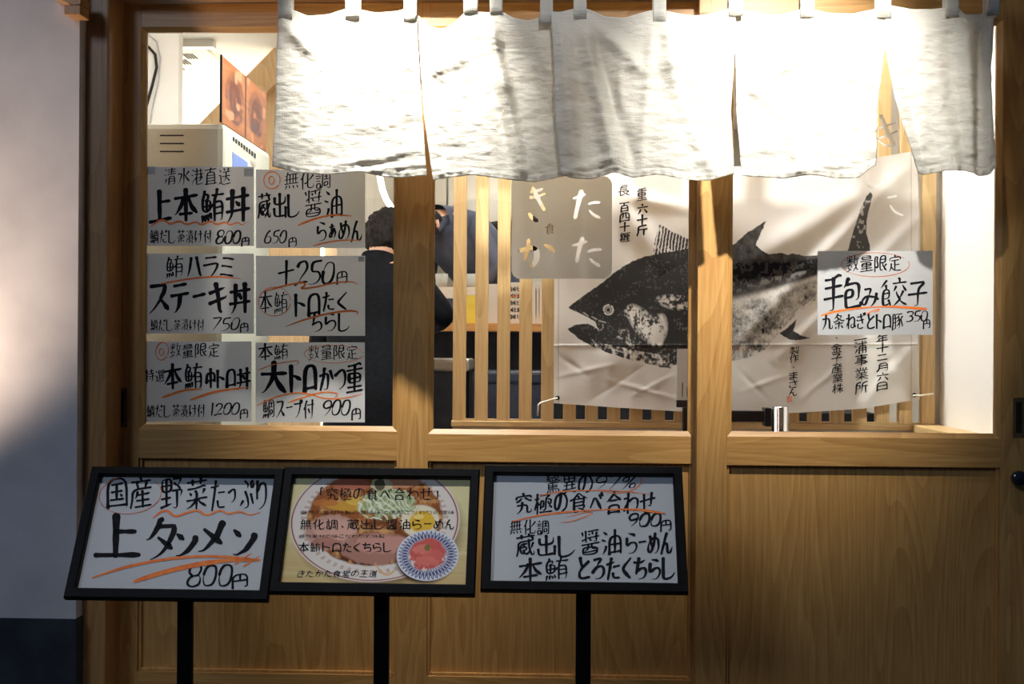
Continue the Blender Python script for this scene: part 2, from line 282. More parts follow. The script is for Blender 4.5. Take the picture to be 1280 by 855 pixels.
# ---------------------------------------------------------------- brush lettering
# centre lines of the written characters: x, y pairs on an 88 by 88 grid, -1 lifts the brush
GLYPHS = {
"%": [60, 13, 26, 66, -1, 50, 62, 47, 59, 48, 50, 52, 47, 58, 46, 62, 47, 65, 52, 64, 61, 59, 64, 54, 64, 50, 62, -1, 40, 22, 37, 17, 34, 15, 27, 15, 22, 19, 22, 29, 27, 32, 36, 32, 40, 26, 40, 22],
"+": [43, 24, 43, 53, -1, 28, 39, 58, 39],
"0": [30, 35, 32, 25, 37, 17, 40, 16, 47, 16, 53, 20, 56, 29, 57, 43, 55, 55, 50, 61, 42, 63, 34, 59, 32, 54, 30, 47, 30, 35],
"1": [43, 16, 43, 63],
"2": [37, 63, 38, 56, 50, 40, 53, 33, 53, 25, 47, 17, 40, 15, 30, 18, 28, 25, -1, 27, 66, 35, 63, 57, 63],
"3": [47, 38, 53, 29, 53, 22, 50, 18, 42, 15, 34, 16, 33, 17, -1, 47, 38, 53, 47, 53, 55, 51, 60, 44, 63, 37, 63, 32, 61, -1, 47, 38, 42, 38],
"4": [54, 14, 51, 23, 52, 62, -1, 51, 23, 43, 27, 34, 39, 32, 45, 58, 45],
"5": [53, 16, 35, 16, 35, 36, 45, 37, 50, 39, 55, 46, 55, 54, 50, 61, 44, 63, 37, 63, 32, 61],
"6": [33, 39, 45, 39, 52, 41, 55, 47, 56, 51, 55, 58, 50, 62, 42, 63, 35, 61, 31, 53, 30, 46, 32, 41, 33, 40, 34, 33, 39, 25, 47, 18],
"7": [35, 61, 51, 26, 53, 16, 30, 16],
"8": [37, 39, 37, 36, 32, 32, 32, 21, 37, 17, 44, 15, 51, 17, 55, 24, 55, 30, 50, 39, -1, 37, 39, 31, 47, 30, 53, 31, 57, 35, 61, 41, 63, 47, 63, 52, 61, 55, 58, 56, 47, 50, 39, -1, 37, 39, 50, 39],
"9": [40, 62, 48, 54, 53, 47, 56, 34, 55, 25, 53, 20, 47, 16, 39, 16, 32, 21, 30, 28, 32, 34, 36, 38, 40, 40, 54, 38],
"、": [35, 53, 37, 53, 42, 57, 50, 66],
"「": [34, 47, 34, 3, 53, 2],
"」": [34, 71, 53, 70, 53, 25],
"ぁ": [53, 36, 51, 42, 47, 49, 42, 55, 38, 56, -1, 36, 37, 45, 35, 56, 36, 61, 38, 66, 45, 67, 53, 65, 58, 57, 65, 50, 67, 47, 66, -1, 35, 40, 29, 42, 23, 47, 19, 55, 20, 61, 24, 63, 38, 61, 35, 40, 38, 16, -1, 22, 24, 44, 24, 61, 22, -1, 55, 36, 55, 32],
"か": [29, 24, 29, 30, 24, 44, 14, 65, -1, 12, 25, 31, 23, 45, 23, 48, 24, 52, 28, 52, 48, 48, 61, 47, 63, 42, 66, 32, 65, 30, 62, -1, 31, 23, 32, 11, 33, 7, -1, 74, 40, 64, 18],
"き": [54, 31, 55, 37, 59, 43, 60, 47, 47, 47, -1, 68, 29, 50, 32, 18, 32, -1, 48, 15, 51, 31, -1, 65, 11, 63, 13, 53, 15, 21, 15, -1, 46, 15, 45, 7, -1, 58, 66, 34, 67, 26, 64, 23, 62, 21, 56, 22, 47],
"ぎ": [46, 32, 40, 6, -1, 11, 29, 13, 32, 18, 32, 40, 32, 62, 29, -1, 49, 32, 54, 47, 50, 48, 42, 47, -1, 58, 11, 56, 13, 50, 15, 15, 16, -1, 20, 47, 17, 47, 16, 53, 16, 60, 20, 64, 27, 67, 37, 68, 53, 66, -1, 76, 11, 73, 9, 70, 3, -1, 61, 5, 65, 13],
"く": [57, 8, 31, 29, 27, 34, 29, 41, 54, 61],
"け": [18, 63, 18, 55, 16, 54, 14, 47, 14, 34, 17, 10, 20, 8, -1, 18, 55, 21, 53, 24, 44, -1, 59, 8, 59, 46, 58, 53, 52, 63, 46, 67, 42, 67, -1, 37, 24, 72, 23],
"こ": [66, 63, 45, 66, 26, 63, 21, 56, 21, 47, 21, 45, 23, 45, -1, 61, 14, 25, 14],
"さ": [47, 42, 58, 43, 61, 40, 53, 26, 53, 20, -1, 50, 20, 50, 16, 47, 7, -1, 18, 19, 53, 20, 68, 17, 69, 16, -1, 23, 44, 21, 55, 23, 61, 26, 63, 34, 66, 55, 66, 61, 64],
"し": [66, 53, 58, 61, 46, 66, 29, 66, 22, 61, 21, 58, 21, 8],
"せ": [61, 8, 59, 45, 58, 46, 47, 45, -1, 75, 24, 61, 24, 12, 29, -1, 67, 63, 44, 65, 36, 64, 32, 62, 29, 55, 29, 11],
"た": [33, 18, 34, 7, -1, 50, 15, 50, 16, 42, 18, 15, 20, -1, 31, 20, 31, 26, 28, 38, 18, 66, -1, 73, 64, 50, 64, 44, 58, 44, 50, -1, 48, 31, 72, 31],
"だ": [31, 8, 30, 18, 28, 22, 28, 28, 24, 42, 17, 62, 15, 66, 13, 66, -1, 46, 17, 45, 18, 37, 20, 12, 21, -1, 71, 7, 75, 14, -1, 69, 66, 48, 66, 42, 61, 40, 57, 41, 52, -1, 62, 10, 66, 18, -1, 46, 32, 58, 31, 69, 32],
"ち": [24, 48, 28, 40, 35, 7, -1, 27, 42, 33, 42, 42, 37, 57, 36, 65, 39, 69, 46, 69, 55, 63, 62, 54, 66, 34, 66, -1, 65, 15, 49, 18, 24, 18, 16, 17],
"っ": [37, 65, 53, 62, 64, 55, 67, 50, 68, 45, 66, 36, 61, 31, 46, 29, 21, 37],
"つ": [15, 28, 34, 21, 48, 18, 57, 18, 64, 20, 71, 26, 73, 32, 73, 40, 71, 45, 69, 50, 57, 58, 36, 62],
"と": [34, 32, 26, 13, 26, 5, -1, 66, 63, 51, 66, 34, 65, 27, 63, 24, 60, 21, 55, 21, 49, 24, 43, 34, 33, 34, 32, 40, 30, 62, 18],
"に": [18, 66, 18, 57, 16, 55, 15, 43, 20, 9, -1, 18, 57, 21, 55, 24, 45, -1, 42, 16, 69, 16, -1, 39, 47, 38, 55, 40, 58, 43, 61, 51, 63, 71, 61],
"ね": [28, 31, 33, 29, 38, 24, 50, 18, 61, 18, 64, 21, 69, 29, 68, 54, 64, 61, 58, 64, 50, 64, 43, 60, 43, 53, 49, 48, 58, 47, 68, 50, -1, 28, 19, 13, 21, -1, 29, 6, 28, 31, 26, 37, 26, 66, -1, 26, 39, 20, 42, 11, 55, -1, 68, 54, 72, 55, 76, 59, 76, 62],
"の": [45, 13, 40, 40, 33, 55, 29, 58, 21, 58, 18, 55, 14, 47, 16, 32, 19, 25, 26, 18, 32, 15, 44, 12, 53, 13, 61, 16, 68, 22, 71, 29, 73, 37, 71, 48, 69, 54, 63, 60, 55, 64, 47, 66],
"ぷ": [36, 33, 47, 45, 51, 53, 52, 58, 50, 63, 47, 66, 31, 66, -1, 47, 24, 50, 22, 50, 17, 43, 12, 36, 9, -1, 65, 40, 75, 60, -1, 11, 61, 24, 51, -1, 74, 11, 69, 11, 65, 16, 65, 21, 69, 25, 75, 25, 79, 21, 79, 16, 74, 11],
"べ": [73, 19, 69, 12, -1, 66, 52, 42, 24, 38, 21, 34, 22, 28, 28, 15, 45, -1, 59, 16, 63, 24],
"ま": [44, 7, 44, 63, 42, 66, 38, 67, 28, 67, 20, 63, 20, 55, 24, 51, 29, 49, 40, 49, 51, 52, 66, 61, -1, 19, 16, 51, 16, 66, 14, -1, 19, 32, 51, 33, 66, 32],
"み": [39, 34, 40, 28, 46, 14, 46, 11, 24, 11, -1, 65, 41, 39, 34, 26, 35, 18, 40, 12, 47, 12, 56, 16, 60, 23, 60, 26, 57, 35, 39, 35, 34, -1, 45, 67, 47, 68, 53, 64, 61, 54, 66, 40, 67, 29, -1, 65, 45, 70, 45, 74, 48],
"め": [38, 47, 34, 44, 28, 29, 26, 29, 23, 13, -1, 53, 8, 52, 18, 50, 21, 45, 36, 41, 45, 38, 47, 38, 51, 31, 58, 26, 61, 19, 61, 15, 57, 13, 51, 16, 37, 23, 29, 26, 29, -1, 50, 66, 61, 63, 67, 58, 71, 52, 73, 44, 72, 34, 69, 27, 58, 20, 49, 18, 38, 20, 26, 25],
"ら": [58, 16, 56, 13, 32, 8, -1, 31, 66, 50, 66, 59, 62, 66, 55, 67, 49, 66, 43, 60, 36, 49, 34, 37, 36, 28, 42, 21, 44, 23, 21],
"り": [24, 45, 24, 25, 26, 6, -1, 24, 28, 29, 26, 33, 19, 39, 13, 47, 11, 55, 13, 62, 23, 63, 37, 62, 46, 58, 55, 53, 60, 43, 65, 36, 67, 31, 65],
"ろ": [38, 34, 40, 29, 55, 16, 56, 11, 26, 12, -1, 19, 47, 36, 34, 56, 33, 63, 36, 68, 41, 70, 48, 69, 55, 61, 63, 55, 66, 42, 67, 34, 66, 30, 63],
"わ": [30, 19, 14, 21, -1, 31, 6, 29, 32, 27, 37, 28, 66, -1, 27, 39, 23, 40, 20, 44, 13, 54, 13, 58, -1, 29, 32, 34, 31, 45, 24, 57, 21, 64, 23, 71, 27, 74, 33, 75, 39, 73, 50, 64, 58, 57, 62, 52, 63],
"ん": [43, 8, 41, 8, 29, 29, 26, 40, 22, 45, 13, 66, 12, 66, -1, 26, 38, 31, 39, 37, 36, 42, 36, 46, 39, 47, 58, 48, 63, 52, 66, 61, 66, 66, 63, 71, 56, 74, 49],
"キ": [64, 17, 16, 25, -1, 37, 7, 39, 18, 41, 22, 43, 41, 45, 45, 48, 66, 53, 69, -1, 16, 47, 68, 40, 71, 39, 71, 37],
"ス": [22, 14, 61, 14, 61, 18, 56, 29, 50, 37, 49, 42, 45, 43, 30, 57, 17, 64, -1, 49, 42, 52, 44, 68, 61],
"タ": [46, 5, 42, 5, 40, 15, 35, 18, 32, 23, 22, 33, 18, 36, 14, 36, -1, 40, 15, 68, 16, 69, 17, 69, 22, 66, 29, 58, 44, 48, 53, 40, 60, 27, 66, 23, 66, -1, 63, 50, 39, 34],
"テ": [45, 32, 44, 45, 40, 55, 30, 66, 25, 66, -1, 74, 31, 14, 31, -1, 64, 11, 24, 11],
"ト": [27, 30, 39, 32, 59, 41, -1, 26, 9, 26, 65],
"ハ": [16, 61, 26, 42, 33, 16, -1, 55, 15, 63, 34, 72, 61, 76, 63],
"プ": [12, 15, 60, 15, 70, 16, 75, 13, 76, 9, 73, 3, 66, 3, 61, 7, 61, 21, 60, 27, 57, 36, 51, 46, 45, 53, 36, 60, 24, 65, 18, 63],
"ミ": [19, 55, 24, 54, 63, 64, -1, 27, 11, 29, 10, 37, 11, 65, 18, -1, 59, 39, 28, 31, 24, 32],
"メ": [14, 64, 20, 65, 24, 63, 34, 55, 46, 43, 47, 40, 52, 36, 55, 30, 61, 18, 63, 11, 66, 10, -1, 61, 47, 27, 22],
"ラ": [24, 11, 63, 11, -1, 17, 29, 68, 29, 66, 40, 56, 53, 40, 64, 35, 66, 31, 66, 29, 64],
"ロ": [69, 63, 68, 15, 19, 15, 18, 63, -1, 69, 59, 18, 59],
"ン": [14, 62, 18, 63, 24, 63, 37, 58, 48, 52, 64, 37, 71, 28, 71, 22, -1, 19, 13, 34, 24],
"・": [40, 40, 47, 47],
"ー": [72, 36, 16, 36],
"三": [12, 64, 74, 64, -1, 64, 36, 22, 36, -1, 17, 11, 70, 11],
"上": [41, 66, 41, 4, -1, 11, 66, 76, 66, -1, 41, 28, 71, 28],
"中": [43, 69, 43, 3, -1, 15, 44, 72, 44, -1, 14, 48, 15, 16, 72, 16, 72, 48],
"丼": [59, 3, 59, 69, -1, 74, 18, 12, 18, -1, 13, 69, 19, 64, 26, 52, 27, 45, 27, 3, -1, 11, 46, 76, 46, -1, 47, 37, 47, 34, 39, 27],
"九": [34, 4, 34, 21, 31, 45, 21, 61, 11, 69, -1, 76, 56, 78, 59, 78, 63, 75, 69, 61, 69, 59, 67, 58, 23, 13, 23],
"事": [10, 47, 77, 47, -1, 43, 3, 43, 65, 41, 70, 32, 71, -1, 11, 8, 75, 8, -1, 17, 58, 68, 58, 67, 37, 18, 37, -1, 43, 18, 21, 18, 21, 27, 66, 27, 67, 26, 67, 19, 66, 18, 43, 18],
"二": [75, 61, 12, 61, -1, 68, 14, 18, 14],
"付": [29, 4, 22, 17, 21, 24, 21, 69, -1, 21, 26, 17, 26, 11, 35, -1, 67, 4, 66, 68, 63, 70, 51, 70, -1, 34, 20, 76, 20, -1, 49, 50, 41, 35],
"作": [28, 3, 25, 11, 21, 16, 20, 23, 21, 69, -1, 20, 25, 16, 26, 11, 32, -1, 53, 69, 53, 16, -1, 53, 50, 76, 50, -1, 44, 16, 77, 16, -1, 53, 33, 75, 33, -1, 47, 3, 44, 16, 42, 16, 34, 30],
"使": [46, 60, 36, 48, -1, 46, 60, 42, 65, 32, 69, -1, 46, 60, 71, 69, 76, 70, 79, 69, -1, 27, 3, 19, 22, 20, 70, -1, 19, 24, 14, 26, 10, 31, 9, 34, -1, 54, 3, 54, 47, 48, 60, -1, 32, 11, 77, 11, -1, 54, 24, 35, 24, 35, 42, 75, 41, 75, 24, 54, 24],
"六": [29, 41, 27, 47, 17, 63, 13, 68, 10, 69, -1, 74, 67, 57, 40, -1, 45, 14, 41, 4, -1, 12, 24, 76, 24],
"円": [43, 8, 43, 37, -1, 62, 70, 71, 69, 73, 68, 73, 8, 13, 8, 13, 70, -1, 73, 37, 13, 37],
"出": [72, 42, 72, 69, -1, 72, 65, 16, 65, 15, 43, -1, 43, 3, 43, 65, -1, 18, 11, 18, 31, 68, 31, 69, 10],
"包": [22, 45, 48, 45, 49, 27, 22, 28, 23, 65, 25, 67, 30, 69, 70, 69, 75, 66, 77, 61, -1, 32, 2, 29, 3, 26, 13, 24, 13, 18, 21, -1, 26, 13, 70, 13, 68, 49, 65, 52, 58, 52],
"化": [30, 3, 24, 15, 22, 21, 23, 70, -1, 22, 24, 17, 25, 12, 32, -1, 48, 37, 56, 34, 65, 26, 74, 16, -1, 47, 4, 47, 63, 49, 66, 55, 69, 73, 68, 76, 63, 76, 54, -1, 47, 43, 41, 45, 34, 49, 32, 48],
"十": [43, 3, 43, 69, -1, 11, 32, 76, 32],
"合": [46, 3, 45, 8, 41, 8, 24, 24, 13, 29, 10, 29, -1, 45, 8, 64, 24, 66, 24, 74, 29, 76, 28, -1, 21, 69, 22, 43, 65, 43, 65, 69, -1, 21, 66, 65, 66, -1, 64, 24, 61, 28, 26, 28, 24, 24],
"味": [11, 50, 26, 50, 26, 10, 11, 10, 11, 56, -1, 54, 41, 61, 45, 70, 60, -1, 54, 70, 54, 3, -1, 54, 41, 48, 44, 42, 55, 33, 63, 30, 63, -1, 35, 34, 51, 34, 54, 37, 58, 34, 75, 34, -1, 38, 16, 71, 16],
"四": [73, 66, 73, 9, 14, 9, 13, 67, -1, 73, 61, 13, 61, -1, 51, 9, 52, 42, 57, 44, 67, 43, 69, 45, -1, 34, 9, 33, 34, 29, 42, 26, 46, 22, 48],
"国": [42, 18, 42, 53, -1, 26, 18, 61, 18, -1, 74, 69, 73, 5, 13, 6, 13, 69, -1, 74, 66, 13, 66, -1, 24, 53, 62, 53, -1, 28, 35, 59, 35, -1, 54, 41, 59, 47],
"堂": [61, 15, 62, 9, 68, 3, -1, 74, 26, 74, 15, 43, 14, 12, 15, 12, 26, -1, 43, 14, 43, 3, -1, 43, 68, 43, 40, -1, 12, 68, 75, 68, -1, 43, 40, 24, 40, 24, 26, 63, 27, 63, 39, 61, 40, 43, 40, -1, 26, 15, 25, 9, 21, 3, -1, 18, 53, 69, 53],
"大": [11, 68, 13, 69, 22, 63, 34, 48, 38, 41, 40, 32, 43, 28, 43, 3, -1, 43, 28, 47, 32, 49, 40, 57, 53, 65, 62, 74, 68, -1, 75, 26, 45, 26, 43, 28, 41, 26, 12, 26],
"子": [18, 8, 63, 8, 63, 9, 63, 13, 61, 15, 44, 26, 43, 68, 41, 69, 30, 70, -1, 11, 38, 76, 38],
"学": [57, 30, 54, 35, 45, 40, 43, 42, 43, 64, 42, 69, 30, 70, -1, 11, 47, 76, 47, -1, 63, 29, 24, 29, -1, 25, 16, 25, 11, 21, 4, -1, 13, 26, 13, 16, 62, 15, 74, 16, 74, 26, -1, 45, 16, 45, 8, 41, 2, -1, 45, 10, 48, 11, -1, 62, 15, 63, 11, 67, 3],
"定": [45, 11, 42, 3, -1, 13, 23, 13, 11, 74, 11, 74, 23, -1, 43, 66, 43, 26, -1, 76, 69, 45, 68, 43, 66, 39, 66, 33, 63, 26, 55, 23, 53, -1, 24, 26, 64, 26, -1, 24, 39, 23, 53, 20, 55, 16, 63, 12, 69, 8, 69, -1, 43, 45, 67, 45],
"年": [47, 13, 47, 69, -1, 25, 12, 73, 12, -1, 76, 51, 11, 51, -1, 30, 2, 28, 2, 25, 12, 21, 14, 18, 20, 13, 26, -1, 24, 51, 24, 30, 71, 30],
"所": [68, 29, 68, 69, -1, 50, 29, 77, 29, -1, 15, 40, 36, 40, 36, 22, 15, 22, -1, 11, 71, 11, 67, 14, 54, 15, 10, 38, 5, -1, 76, 5, 72, 5, 50, 11, 49, 50, 42, 67],
"手": [29, 69, 40, 69, 43, 67, 43, 7, -1, 11, 44, 76, 44, -1, 16, 9, 40, 8, 63, 3, 69, 4, -1, 16, 25, 71, 25],
"数": [70, 18, 69, 29, 66, 40, 64, 45, 62, 47, 62, 54, 69, 62, 74, 66, -1, 62, 47, 58, 45, 54, 29, 51, 27, -1, 45, 36, 49, 28, 52, 26, 55, 3, -1, 20, 43, 18, 54, 26, 58, 26, 60, 30, 60, 36, 63, -1, 26, 60, 24, 63, 19, 66, 11, 69, 8, 68, -1, 26, 2, 26, 18, 25, 21, 26, 23, 26, 31, -1, 26, 18, 39, 27, -1, 42, 17, 29, 17, 26, 18, 24, 17, 10, 17, -1, 23, 42, 24, 38, -1, 30, 60, 37, 49, 37, 43, 11, 43, -1, 25, 22, 21, 24, 11, 33, -1, 62, 54, 59, 55, 51, 64, 44, 69, -1, 53, 18, 76, 18, -1, 39, 5, 36, 11, -1, 16, 11, 14, 5],
"料": [11, 29, 36, 29, -1, 23, 3, 23, 70, -1, 67, 70, 67, 3, -1, 42, 53, 66, 49, 78, 45, -1, 22, 38, 28, 40, 34, 49, -1, 22, 38, 18, 40, 9, 59, -1, 45, 29, 54, 35, -1, 11, 7, 13, 18, 16, 22, -1, 55, 13, 50, 10, -1, 36, 7, 32, 21],
"斤": [54, 32, 54, 69, -1, 21, 31, 75, 31, -1, 69, 5, 63, 4, 50, 7, 21, 9, 20, 48, 18, 56, 13, 69],
"日": [66, 68, 66, 8, 21, 8, 20, 69, -1, 66, 63, 20, 63, -1, 20, 35, 66, 35],
"旨": [66, 53, 18, 53, -1, 16, 3, 16, 20, 16, 23, 20, 25, 66, 25, 69, 24, 71, 18, -1, 16, 12, 42, 10, 61, 6, 67, 8, -1, 66, 53, 66, 39, 18, 39, 18, 67, 66, 67, 66, 53],
"月": [18, 68, 25, 55, 28, 46, 29, 7, 71, 6, 71, 67, 69, 69, 57, 69, -1, 28, 45, 72, 45, -1, 29, 26, 72, 26],
"本": [43, 3, 43, 69, -1, 12, 19, 75, 19, -1, 36, 20, 34, 28, 25, 42, 13, 55, 11, 55, -1, 51, 20, 52, 26, 61, 42, 75, 55, -1, 25, 55, 62, 55],
"材": [69, 3, 69, 18, 68, 22, 68, 28, 69, 29, 69, 65, 67, 69, 58, 69, -1, 77, 19, 45, 19, -1, 25, 3, 25, 70, -1, 12, 19, 36, 19, -1, 24, 32, 20, 34, 17, 42, 10, 53, 10, 55, -1, 25, 29, 31, 31, 37, 40, -1, 68, 28, 62, 32, 55, 42, 46, 52],
"条": [43, 39, 43, 68, 42, 69, 37, 70, -1, 18, 46, 69, 46, -1, 8, 35, 14, 37, 28, 33, 39, 29, 41, 26, 47, 26, 48, 29, 71, 36, 76, 36, 79, 34, -1, 41, 26, 29, 13, -1, 47, 26, 48, 24, 58, 15, 60, 11, 33, 9, -1, 34, 3, 33, 9, 30, 10, 29, 13, 24, 15, 15, 21, 13, 21, -1, 24, 61, 16, 66, -1, 58, 55, 69, 66],
"株": [39, 37, 53, 37, 56, 39, 60, 39, 62, 37, 76, 37, -1, 57, 3, 57, 37, 55, 40, 57, 43, 57, 70, -1, 43, 17, 73, 17, -1, 55, 42, 52, 44, 46, 54, 37, 63, -1, 21, 3, 21, 70, -1, 10, 18, 32, 18, -1, 45, 7, 44, 16, 39, 28, -1, 60, 39, 75, 63, -1, 21, 28, 27, 30, 32, 37, 32, 41, -1, 21, 32, 16, 34, 15, 40, 9, 50, 9, 56],
"業": [58, 17, 55, 29, -1, 64, 16, 64, 11, 68, 4, -1, 75, 16, 11, 16, -1, 11, 51, 37, 51, 38, 53, 49, 53, 50, 51, 75, 51, -1, 38, 53, 37, 56, 32, 60, 12, 68, -1, 43, 30, 43, 70, -1, 30, 16, 30, 22, 32, 26, 32, 29, -1, 72, 30, 15, 30, -1, 36, 16, 36, 2, -1, 18, 40, 69, 40, -1, 49, 53, 51, 57, 58, 61, 75, 68, -1, 50, 16, 50, 3, -1, 24, 16, 24, 11, 20, 4],
"極": [33, 47, 44, 47, 44, 24, 34, 24, 33, 53, -1, 64, 52, 66, 47, 69, 45, 69, 40, 71, 39, 74, 29, 74, 23, 62, 23, -1, 69, 45, 73, 47, 76, 54, -1, 20, 2, 20, 24, 18, 32, 20, 36, 20, 69, -1, 12, 17, 26, 17, -1, 18, 34, 15, 37, 10, 50, 10, 55, -1, 69, 40, 66, 39, 62, 32, -1, 34, 6, 69, 7, 66, 12, 53, 18, 53, 57, 51, 58, 45, 59, -1, 19, 29, 25, 32, 27, 38, -1, 31, 66, 77, 66],
"水": [43, 3, 43, 64, 41, 69, 34, 70, -1, 44, 29, 48, 30, 50, 34, 53, 34, 54, 40, 60, 47, 69, 56, 76, 60, -1, 53, 34, 55, 34, 69, 18, -1, 11, 61, 18, 54, 24, 47, 31, 29, 31, 23, 12, 23],
"油": [37, 42, 75, 42, -1, 55, 3, 55, 65, -1, 37, 65, 75, 65, -1, 75, 69, 75, 19, 37, 20, 37, 69, -1, 24, 48, 25, 50, 16, 67, -1, 13, 26, 23, 31, -1, 17, 4, 28, 11],
"浦": [73, 40, 34, 40, -1, 34, 70, 35, 26, 73, 26, 73, 69, 71, 70, 66, 70, -1, 34, 53, 73, 53, -1, 54, 69, 54, 2, -1, 31, 13, 77, 13, -1, 24, 46, 13, 67, -1, 24, 9, 15, 4, -1, 11, 25, 21, 30, -1, 64, 3, 66, 3, 72, 6],
"清": [70, 47, 36, 47, -1, 53, 27, 53, 3, -1, 34, 18, 72, 18, -1, 29, 28, 76, 28, -1, 61, 70, 66, 70, 70, 68, 69, 37, 37, 37, 36, 70, -1, 70, 58, 36, 58, -1, 32, 8, 74, 8, -1, 11, 26, 19, 30, -1, 14, 67, 23, 47, -1, 23, 9, 15, 5],
"港": [63, 40, 63, 53, 40, 53, -1, 67, 40, 37, 40, -1, 63, 3, 63, 25, 64, 32, 67, 40, 69, 40, 75, 45, -1, 74, 12, 30, 12, -1, 76, 26, 28, 26, -1, 40, 40, 40, 66, 41, 69, 69, 69, 71, 67, 72, 63, -1, 41, 3, 41, 30, 37, 40, 34, 40, 29, 47, 21, 47, 12, 67, -1, 18, 29, 10, 25, -1, 14, 4, 24, 10],
"漬": [53, 3, 53, 22, -1, 32, 6, 75, 6, -1, 34, 14, 72, 14, -1, 30, 23, 77, 23, -1, 71, 49, 37, 49, -1, 37, 40, 71, 40, -1, 62, 58, 62, 63, 76, 70, 77, 69, -1, 45, 58, 45, 63, 42, 65, 31, 70, 26, 69, -1, 24, 47, 13, 67, -1, 11, 25, 21, 30, -1, 15, 4, 24, 8, -1, 71, 49, 71, 31, 38, 31, 37, 32, 37, 58, 71, 58, 71, 49],
"無": [65, 11, 65, 49, -1, 73, 11, 23, 11, -1, 21, 15, 16, 16, -1, 50, 11, 50, 49, -1, 76, 49, 11, 49, -1, 36, 11, 36, 49, -1, 21, 49, 21, 13, 23, 11, 25, 3, -1, 74, 30, 13, 30, -1, 54, 69, 51, 59, -1, 20, 58, 18, 60, 13, 69, 10, 71, -1, 75, 69, 68, 58, -1, 34, 60, 35, 69],
"然": [76, 19, 47, 19, -1, 59, 4, 60, 27, 53, 40, 42, 50, 38, 50, -1, 13, 48, 24, 42, 26, 40, 28, 35, 31, 34, 35, 27, 35, 24, 38, 22, 41, 13, 40, 9, 25, 8, -1, 28, 35, 19, 29, 18, 30, -1, 59, 29, 63, 31, 68, 42, 74, 47, -1, 26, 3, 25, 8, 22, 11, 18, 19, 11, 27, -1, 35, 24, 26, 19, -1, 71, 7, 72, 9, -1, 35, 69, 34, 60, -1, 58, 71, 55, 69, 52, 60, -1, 76, 69, 69, 58, -1, 21, 58, 18, 59, 13, 68, 10, 71],
"特": [67, 26, 67, 68, 64, 70, 57, 70, 54, 68, -1, 40, 42, 76, 42, -1, 14, 8, 13, 18, 12, 20, 10, 30, 11, 33, -1, 13, 18, 31, 18, -1, 77, 26, 38, 26, -1, 23, 3, 23, 70, -1, 23, 42, 32, 41, 33, 39, -1, 23, 45, 11, 47, -1, 58, 3, 58, 26, -1, 42, 11, 73, 11, -1, 50, 59, 47, 53],
"王": [43, 8, 43, 66, -1, 18, 36, 69, 36, -1, 11, 66, 76, 66, -1, 15, 8, 72, 8],
"理": [56, 67, 56, 6, -1, 32, 67, 77, 67, -1, 20, 56, 20, 8, -1, 10, 61, 20, 58, 20, 56, 29, 55, 30, 53, -1, 74, 21, 39, 21, -1, 11, 8, 29, 8, -1, 11, 31, 28, 31, -1, 37, 51, 75, 51, -1, 56, 6, 39, 6, 39, 37, 74, 36, 74, 6, 56, 6],
"産": [45, 9, 45, 4, 42, 2, -1, 74, 10, 16, 10, -1, 50, 69, 50, 34, -1, 32, 54, 69, 54, -1, 32, 10, 32, 16, 35, 21, 35, 26, -1, 34, 34, 32, 40, 30, 41, 26, 47, -1, 32, 40, 71, 41, -1, 26, 69, 76, 69, -1, 12, 69, 17, 53, 18, 26, 76, 26, -1, 58, 26, 58, 21, 61, 17, 63, 16],
"用": [74, 26, 21, 26, -1, 47, 8, 47, 69, -1, 15, 68, 21, 49, 21, 8, 74, 8, 74, 67, 72, 69, 62, 69, -1, 21, 45, 74, 45],
"異": [30, 29, 30, 55, -1, 42, 28, 42, 5, -1, 18, 16, 69, 16, -1, 16, 41, 71, 41, -1, 57, 29, 57, 55, -1, 76, 55, 11, 55, -1, 74, 69, 55, 62, -1, 12, 69, 16, 69, 31, 63, 34, 63, -1, 30, 29, 18, 28, 18, 6, 19, 5, 67, 5, 69, 6, 69, 27, 67, 29, 30, 29],
"百": [21, 45, 67, 45, -1, 40, 24, 42, 7, -1, 21, 69, 21, 24, 66, 24, 67, 69, -1, 21, 65, 67, 65, -1, 75, 6, 12, 6],
"直": [66, 67, 66, 21, 40, 20, 21, 21, 21, 67, -1, 66, 55, 21, 55, -1, 40, 20, 43, 3, -1, 12, 9, 74, 9, -1, 66, 43, 21, 43, -1, 76, 67, 11, 67, -1, 66, 32, 21, 32],
"究": [43, 11, 41, 3, -1, 12, 18, 13, 11, 73, 11, 74, 17, -1, 37, 34, 36, 50, 32, 58, 23, 65, 13, 69, -1, 15, 41, 58, 41, 58, 65, 61, 69, 75, 68, 76, 58, -1, 51, 19, 62, 24, 71, 29, 74, 29, -1, 13, 29, 16, 29, 26, 25, 34, 19, 37, 19],
"糎": [75, 29, 47, 29, -1, 61, 18, 61, 68, -1, 20, 41, 27, 44, 31, 49, 31, 54, -1, 21, 70, 21, 3, -1, 20, 41, 16, 44, 10, 56, 10, 60, -1, 48, 53, 75, 53, -1, 11, 29, 31, 29, -1, 43, 68, 77, 68, -1, 28, 21, 32, 8, -1, 76, 6, 39, 6, 39, 42, 37, 57, 32, 69, -1, 11, 8, 13, 21, 15, 22, -1, 61, 41, 47, 41, 47, 18, 75, 17, 75, 41, 61, 41],
"素": [41, 41, 40, 44, 31, 47, 29, 50, -1, 58, 35, 42, 41, 40, 40, 29, 39, 21, 40, -1, 43, 26, 43, 3, -1, 76, 27, 11, 27, -1, 19, 17, 69, 17, -1, 39, 28, 38, 31, 31, 35, 29, 39, -1, 64, 49, 63, 45, 61, 45, -1, 74, 54, 66, 49, 61, 50, 47, 50, 45, 52, 27, 50, 16, 53, -1, 45, 52, 44, 69, 34, 70, -1, 15, 8, 74, 8, -1, 74, 68, 61, 60, 56, 60, -1, 8, 68, 13, 69, 28, 60],
